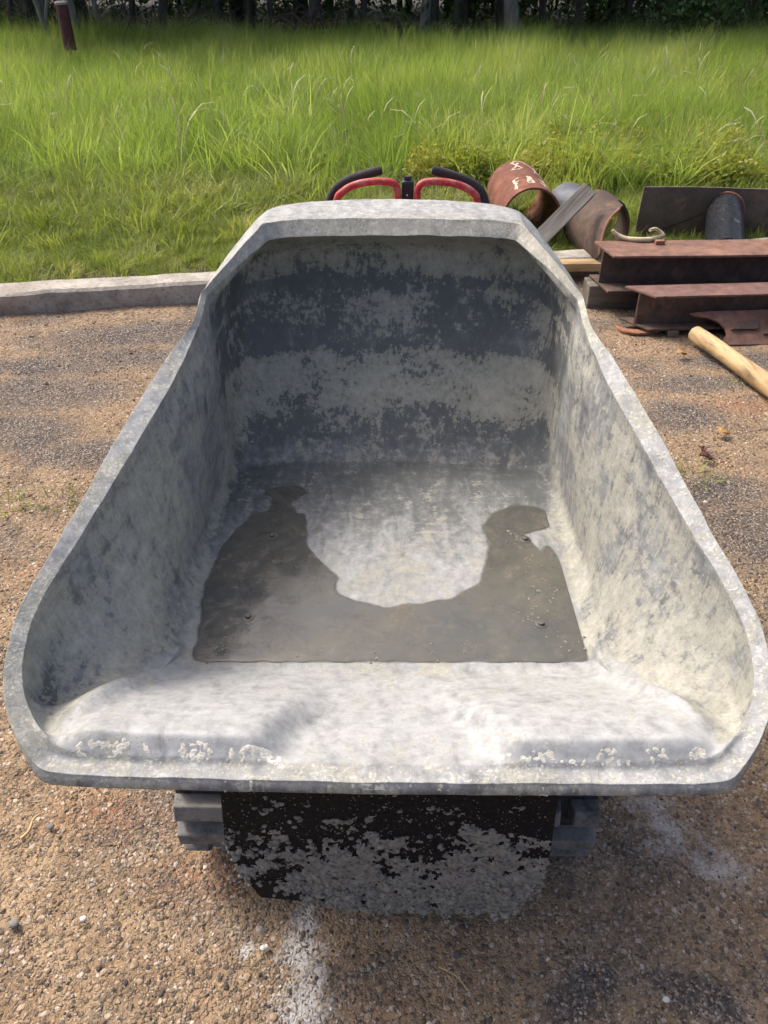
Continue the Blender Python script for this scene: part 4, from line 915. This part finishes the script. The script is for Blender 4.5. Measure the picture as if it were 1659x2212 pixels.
# leaning board
b1 = at_y(1268, 414, 4.52); b0 = at_y(1195, 487, 4.30); dv = (b1 - b0).normalized(); b1 = b1 + dv * .02
t0 = (b0.z - .06) / max(1e-3, dv.z); bb = b0 - dv * t0 * .98
sd = dv.cross(Vector((0, -.8, .6))).normalized(); nn_ = dv.cross(sd).normalized(); Lb = (b1 - bb).length
mb = MB().box((0, 0, 0), (.088, .036, Lb)); o = build('leaning_board', mb, WOOD_GREY, bevel=.003); mt = Matrix((sd, nn_, dv)).transposed(); o.rotation_euler = mt.to_euler(); o.location = (bb + b1) / 2
tag(o, 'weathered grey board leaning against the cut pipe', 'board')
# standing plate with a black pipe stub
PY = 4.95; pl = [at_y(a, b, PY) for a, b in [(1392, 404), (1376, 480), (1370, 520)]]; pr_ = [at_y(1660, 409, PY)]
outl = [pl[0], at_y(1500, 404, PY), pr_[0], Vector((pr_[0].x + .5, PY, pr_[0].z - .01)), Vector((pr_[0].x + .5, PY, .03)), Vector((pl[2].x - .02, PY, .03))] + [pl[2], pl[1]]
stp = build('standing_plate', MB().prism(outl, (0, .014, 0)), RUST_PALE, bevel=.002, rel=(pr_[0].x, PY, .03)); tag(stp, 'upright brown steel plate standing in the grass behind the beams', 'steel plate')
e0 = at_y(1575, 416, PY); cr = .105; cc = Vector((e0.x, PY - .001, e0.z - cr)); mb, (a_, s_v, u_v) = pipe_geo(cc, Vector((-.35, -1, -.05)), .84, cr, .009, 48); build('pipe_stub', mb, BLACK_PIPE, stp, smooth=True)
ringp = [cc + s_v * (cr + .003) * math.cos(t) + u_v * (cr + .003) * math.sin(t) + a_ * .006 for t in np.linspace(0, 2 * math.pi, 40)]
build('weld_bead', MB().tube(ringp, .008, 8, False), RUST_ORANGE, stp, smooth=True)
fc = cc + a_ * .83; V = []
ar = [Vector((fc.x + (cr + .03) * math.cos(t), fc.y, fc.z - .03 + (cr + .02) * math.sin(t))) for t in np.linspace(math.pi, math.pi * .42, 14)]
fl_o = ar + [Vector((fc.x + .75, fc.y, fc.z + cr - .005)), Vector((fc.x + .75, fc.y, .12)), Vector((fc.x - cr - .03, fc.y, .12))]
build('saddle_plate', MB().prism(fl_o, (0, -.014, 0)), RUST, stp, bevel=.002)
# cream hooked bar on the upper beam
zt = TIM_H + .004 + .185 + .012
hk = catmull([at_h(a, b, z) for a, b, z in [(1323, 497, zt + .035), (1332, 506, zt + .016), (1352, 515, zt), (1380, 518, zt), (1408, 517, zt), (1424, 512, zt + .004), (1432, 508, zt + .012), (1424, 499, zt + .03), (1415, 494, zt + .045), (1404, 497, zt + .045)]], 6)
hb_ = build('hooked_bar', MB().tube(hk, [.008 + .005 * math.sin(math.pi * min(1, i / (len(hk) - 1) * 1.15)) for i in range(len(hk))], 10), CREAM, smooth=True, rel=(hk[12].x, hk[12].y, zt - .012)); tag(hb_, 'cream curved bar with a hooked end lying on the upper beam', 'bar')
p = at_h(1425, 522, zt); mb = MB().box((p.x, p.y, zt - .002), (.045, .03, .02)); build('foot', mb, RUST_ORANGE, hb_, bevel=.003)

# ------------------------------------------------------------------ leaves, sticks and stones lying in the yard
LEAF_Y = simple('dry yellow leaf', (.50, .29, .10), .8, 0, .35, 90); LEAF_R = simple('dry red brown leaf', (.12, .045, .035), .8, 0, .35, 90)
def fallen_leaf(px, py, L, rz_, mat, lab):
    p = at_h(px, py, .014); V = []; F = []; n_ = 8; q = Matrix.Rotation(rz_, 3, 'Z')
    for i in range(n_ + 1):
        t = i / n_; w = L * .34 * math.sin(math.pi * t ** .8) * (1 + .25 * math.sin(t * 22))
        for j in (-1, 0, 1): V.append(p + q @ Vector(((t - .5) * L, j * w, .006 + .012 * abs(j) + .008 * math.sin(t * 5))))
    F = [(i * 3 + j, i * 3 + j + 1, (i + 1) * 3 + j + 1, (i + 1) * 3 + j) for i in range(n_) for j in (0, 1)]
    o = build('fallen_leaf', MB().add(V, F), mat, smooth=True, rel=p); so = o.modifiers.new('thickness', 'SOLIDIFY'); so.thickness = .0012
    tag(o, lab, 'leaf', 'fallen leaves in the yard')
fallen_leaf(1562, 940, .06, .3, LEAF_Y, 'dry yellow leaf on the dirt right of the tub'); fallen_leaf(1518, 975, .05, 1.2, LEAF_R, 'dark red leaf, upper of two beside the right rim'); fallen_leaf(1525, 992, .05, -.3, LEAF_R, 'dark red leaf, lower of two beside the right rim')
fallen_leaf(1607, 1275, .025, .8, LEAF_Y, 'tiny orange leaf scrap close to the right rim'); fallen_leaf(1472, 768, .06, .4, LEAF_Y, 'small pale leaf on the dirt left of the yellow pole')
def twig(pts, r, mat, lab):
    P_ = catmull([at_h(a, b, .012) for a, b in pts], 5); o = build('twig', MB().tube(P_, [r * (1 - .5 * i / len(P_)) for i in range(len(P_))], 6), mat, smooth=True, rel=P_[0]); tag(o, lab, 'twig', 'twigs in the yard')
STRAW = simple('dry straw', (.50, .36, .17), .8, 0, .2, 50); BARK_T = simple('twig bark', (.16, .11, .07), .9, 0, .4, 60)
twig([(948, 2088), (985, 2108), (1012, 2140)], .0016, STRAW, 'thin straw stem lying on the dirt below the skirt')
twig([(45, 1812), (62, 1795), (72, 1770), (86, 1758)], .004, STRAW, 'short curved stick on the dirt at lower left')
twig([(1528, 2298 - 200), (1556, 2120), (1585, 2132)], .003, BARK_T, 'dark thin twig on the shaded dirt at lower right')
STONE_W = simple('white stone', (.62, .59, .54), .85, 0, .25, 40, .4); STONE_G = simple('grey stone', (.20, .185, .17), .9, 0, .3, 40, .4)
stones = [(568, 2048, .0055, STONE_W, 'white stone left of the white spill below the skirt'), (575, 2045, .005, STONE_W, 'small white stone beside a bigger one left of the spill'), (1440, 2635 * .8193, .006, STONE_W, 'white stone at the lower right of the dirt'), (110, 1785, .0075, STONE_G, 'round grey stone on the lit dirt at lower left'), (30, 1995, .009, STONE_G, 'smooth grey stone at the lower left picture edge'), (200, 1912, .006, STONE_G, 'dark grey stone left of the left track'), (180, 1985, .006, STONE_W, 'pale stone on the orange dirt at lower left'), (180, 1342, .010, STONE_W, 'pale stone left of the tub rim'), (140, 1104, .006, STONE_W, 'pale stone beside the green sprig left of the tub')]
for (px, py, s0, mt_, lab) in stones:
    p = at_h(px, py, .012); bm = bmesh.new(); bmesh.ops.create_icosphere(bm, subdivisions=2, radius=s0); sd_ = random.random() * 50
    for v in bm.verts: v.co = Vector((v.co.x * 1.15, v.co.y * .95, v.co.z * .62)) * (1 + .28 * mnoise.noise(v.co / s0 * .9 + Vector((sd_, 0, 0))))
    me = bpy.data.meshes.new('stone'); bm.to_mesh(me); bm.free(); o = finish('stone', me, mt_, origin=p); tag(o, lab, 'stone', 'larger stones in the yard')

# ------------------------------------------------------------------ the wood behind the field
BARK = M('grey bark'); n = BARK.noise(1, 7, .65, BARK.mapping(BARK.P(), (14, 14, 3))); BARK = BARK.done(BARK.ramp(n, [(.3, (.035, .03, .025)), (.55, (.085, .075, .062)), (.75, (.16, .145, .12))]), .95, None, BARK.bump(n, .6, .02))
BARK_L = M('pale bark'); n = BARK_L.noise(1, 7, .65, BARK_L.mapping(BARK_L.P(), (12, 12, 3))); BARK_L = BARK_L.done(BARK_L.ramp(n, [(.3, (.08, .073, .06)), (.55, (.18, .168, .14)), (.75, (.29, .275, .235))]), .95, None, BARK_L.bump(n, .6, .02))
CROWN = leaf_mat('tree leaves', [(.25, (.025, .055, .012)), (.55, (.05, .10, .02)), (.85, (.085, .15, .03))], .35, 1.5, .5, False)
def leaf_cloud(n, fn, size, seed):
    r_ = np.random.default_rng(seed); C = fn(r_, n); a = r_.normal(size=(n, 3)); a /= np.linalg.norm(a, axis=1)[:, None]; b = np.cross(a, r_.normal(size=(n, 3))); b /= np.linalg.norm(b, axis=1)[:, None]
    s_ = size * r_.uniform(.6, 1.3, (n, 1)); V = np.stack([C - a * s_, C - b * s_ * .5, C + a * s_, C + b * s_ * .5], 1).reshape(-1, 3)
    return V, np.arange(4 * n).reshape(-1, 4)
def crown_fn(r_, n):
    k = 16; cc_ = np.c_[r_.normal(0, 1.25, k), r_.normal(0, 1.25, k), r_.uniform(4.2, 8.6, k)]; i = r_.integers(0, k, n); return cc_[i] + r_.normal(0, .52, (n, 3))
crowns = []
for i in range(3):
    V, F = leaf_cloud(3400, crown_fn, .16, 500 + i); me = np_mesh('crown', V, F); me.materials.append(CROWN); crowns.append(me)
trees = [(12, 16.5, .06, 0, .10, 'dark slim tree at the far left edge of the wood'), (58, 18.0, .07, 0, -.25, 'dark leaning tree between left edge and the first pale trunk'), (97, 14.6, .042, 1, -.05, 'pale thin forked tree left of the dark red post'), (168, 15.3, .075, 1, .02, 'grey tree standing just right of the dark red post'), (236, 15.8, .05, 1, -.12, 'pale thin tree second to the right of the dark red post'),
         (300, 19.0, .07, 0, .04, 'dark tree third to the right of the dark red post'), (352, 17.0, .085, 0, 0, 'thick dark tree fourth to the right of the dark red post'), (418, 20.0, .07, 0, .05, 'dark slim tree deep in the wood, left of centre left'), (468, 17.6, .06, 0, -.04, 'dark slim tree left of a sapling thicket in the wood'), (540, 18.5, .08, 0, .03, 'dark tree left of the brush heap'), (598, 17.2, .06, 0, 0, 'dark slim tree nearest the brush heap on its left'), (688, 16.4, .10, 0, .03, 'thick dark tree just right of the brush heap'),
         (760, 19.0, .07, 0, 0, 'dark tree between brush heap tree and the first broad pale trunk'), (905, 16.2, .10, 1, .02, 'broad pale trunk above the handlebars'), (985, 18.0, .07, 0, -.03, 'dark tree between the two broad pale trunks'), (1100, 15.8, .14, 1, .01, 'widest pale trunk, right of centre'), (1178, 18.5, .08, 0, .02, 'dark tree right of the widest pale trunk'), (1262, 17.0, .075, 0, -.04, 'dark tree second right of the widest pale trunk'), (1350, 19.0, .09, 0, 0, 'dark tree left of the leafy bush'), (1420, 17.5, .06, 0, .05, 'slim dark tree against the leafy bush'), (1560, 19.5, .09, 0, 0, 'dark tree behind the leafy bush')]
for j, (px, yd, r0_, pale, ln, lab) in enumerate(trees):
    d = ray(px, 60); x = d.x / d.y * yd; b = Vector((x, yd, .03)); root = empty('tree', b, lab, 'tree', 'trees at the edge of the wood'); mt_ = BARK_L if pale else BARK
    H = 5.6; path = [b + Vector((ln * H * t + .12 * math.sin(t * 6 + j), .1 * math.sin(t * 5 + 2 * j), H * t)) for t in np.linspace(0, 1, 12)]; mb = MB().tube(path, [r0_ * (1.35 if k == 0 else 1 - .07 * k) for k in range(12)], 10)
    for k in range(7):
        i = random.randint(3, 10); a = random.uniform(0, 6.28); L = random.uniform(.8, 1.8); q = path[i]; dr_ = Vector((math.cos(a), math.sin(a), .7)); mb.tube([q, q + dr_ * L * .5, q + dr_ * L + Vector((0, 0, .2))], [r0_ * .4, r0_ * .25, r0_ * .1], 6)
    if px == 97: mb.tube([path[1], path[1] + Vector((.15, 0, .5)), path[1] + Vector((.25, .05, 1.8))], [.028, .024, .012], 6)
    build('trunk', mb, mt_, root, smooth=True); o = bpy.data.objects.new('crown', crowns[j % 3]); col.objects.link(o); o.parent = root; o.rotation_euler = (0, 0, random.uniform(0, 6.28)); o.location = (ln * 3.5, .6, 0); o.scale = (.9, .8, .66)
# the mass of the wood further back
def wood_fn(r_, n):
    k = 220; cc_ = np.c_[r_.uniform(-22, 16, k), r_.uniform(18.5, 34, k), r_.uniform(1.8, 8.5, k)]; i = r_.integers(0, k, n); return cc_[i] + r_.normal(0, .9, (n, 3))
V, F = leaf_cloud(42000, wood_fn, .25, 600); me = np_mesh('woodland', V, F); stuff(finish('woodland_canopy', me, CROWN, smooth=False, fix=False), 'dark leafy mass of the wood behind the front trees', 'wood')
mb = MB()
for k in range(110):
    x = random.uniform(-17, 17); y = random.uniform(16.5, 30); r0_ = random.uniform(.05, .13); lean_ = random.uniform(-.08, .08); mb.tube([(x, y, 0), (x + lean_ * 3, y, 3), (x + lean_ * 8, y, 8)], [r0_, r0_ * .8, r0_ * .3], 7)
stuff(build('distant_trunks', mb, BARK, smooth=True), 'many dark trunks deep in the wood', 'wood')
def under_fn(r_, n):
    k = 330; cc_ = np.c_[r_.uniform(-16, 16, k), r_.uniform(16.1, 30, k), r_.uniform(.1, 1.6, k)]; i = r_.integers(0, k, n); return cc_[i] + r_.normal(0, .3, (n, 3)) * np.array([1, 1, .8])
V, F = leaf_cloud(42000, under_fn, .065, 601); V[:, 2] = np.abs(V[:, 2]); me = np_mesh('undergrowth', V, F); stuff(finish('undergrowth', me, CROWN, smooth=False, fix=False), 'low dark undergrowth among the trunks', 'undergrowth')
m = M('leaf litter'); n = m.noise(8, 6); LIT = m.done(m.ramp(n, [(.3, (.015, .012, .008)), (.6, (.032, .026, .017)), (.8, (.055, .044, .03))]), .95)
tag(build('forest_floor', MB().add([(-40, 16.4, .10), (40, 16.4, .10), (40, 60, .10), (-40, 60, .10)], [(0, 1, 2, 3)]), LIT), 'dark leaf litter under the trees', kind='structure')
# bare grey brushwood at the left
mb = MB()
for k in range(170):
    x = random.uniform(-9.5, -3.2) if k < 110 else random.uniform(-3.5, 7); y = random.uniform(15.4, 17.6); a = random.uniform(-1.3, 1.3); L = random.uniform(.5, 1.7); p = Vector((x, y, random.uniform(.2, .7))); q = p + Vector((math.sin(a) * L, random.uniform(-.2, .2), abs(math.cos(a)) * L * .8)); mb.tube([p, (p + q) / 2 + Vector((random.uniform(-.1, .1), 0, random.uniform(-.1, .15))), q], [.009, .007, .003], 5)
stuff(build('brushwood', mb, BARK, smooth=True), 'tangle of bare grey twigs along the wood edge', 'brushwood')
# dark red post
d = ray(150, 95); x = d.x / d.y * 12.4; post = empty('marker_post', (x, 12.4, .03), 'dark red capped post standing at the left edge of the field', 'post')
REDP = simple('dull dark red paint', (.085, .018, .02), .6, 0, .3, 12)
build('sleeve', MB().tube([(x, 12.4, .42), (x, 12.4, .95)], .082, 18), REDP, post, smooth=True); build('cap', MB().tube([(x, 12.4, .95), (x, 12.4, .975), (x, 12.4, .99)], [.088, .088, .06], 18), simple('pale cap', (.3, .28, .26), .6), post, smooth=True); build('stem', MB().tube([(x, 12.4, 0), (x, 12.4, .42)], .022, 10), BLACK_STEEL, post, smooth=True)
# brush heap (dark roots) at the wood edge
d = ray(655, 62); bx_, by_ = d.x / d.y * 15.2, 15.2; mb = MB()
for k in range(34):
    a = random.uniform(0, 6.28); L = random.uniform(.2, .6); p = Vector((bx_ + random.gauss(0, .22), by_ + random.gauss(0, .15), random.uniform(.25, .55))); q = p + Vector((math.cos(a) * L, .2 * math.sin(a), random.uniform(-.2, .45))); mb.tube([p, (p + q) / 2 + Vector((0, 0, .1)), q], [.035, .026, .01], 6)
tag(build('brush_heap', mb, RUST_DARK if False else simple('dark root wood', (.055, .035, .025), .95), smooth=True, rel=(bx_, by_, .03)), 'dark heap of roots and branches at the wood edge', 'brush heap')
# leafy bush at the right edge of the wood
d = ray(1570, 40); bx_, by_ = d.x / d.y * 15.6, 15.6; bush = empty('leafy_bush', (bx_, by_, .03), 'leafy green bush at the right edge of the wood', 'bush')
def bush_fn(r_, n):
    k = 34; cc_ = np.c_[r_.normal(0, .95, k), r_.normal(0, .5, k), r_.uniform(.35, 2.2, k)]; i = r_.integers(0, k, n); return cc_[i] + r_.normal(0, .2, (n, 3))
V, F = leaf_cloud(5200, bush_fn, .05, 610); me = np_mesh('foliage', V, F); finish('foliage', me, leaf_mat('bush leaves', [(.25, (.05, .095, .03)), (.55, (.10, .165, .055)), (.85, (.17, .24, .10))], .35, 2.5, .5, False), bush, smooth=False, fix=False)
mb = MB()
for k in range(7): a = k * .9; mb.tube([(bx_, by_, 0), (bx_ + .3 * math.cos(a), by_ + .2 * math.sin(a), .8), (bx_ + .8 * math.cos(a), by_ + .4 * math.sin(a), 1.9)], [.03, .02, .008], 6)
build('stem', mb, BARK, bush, smooth=True)
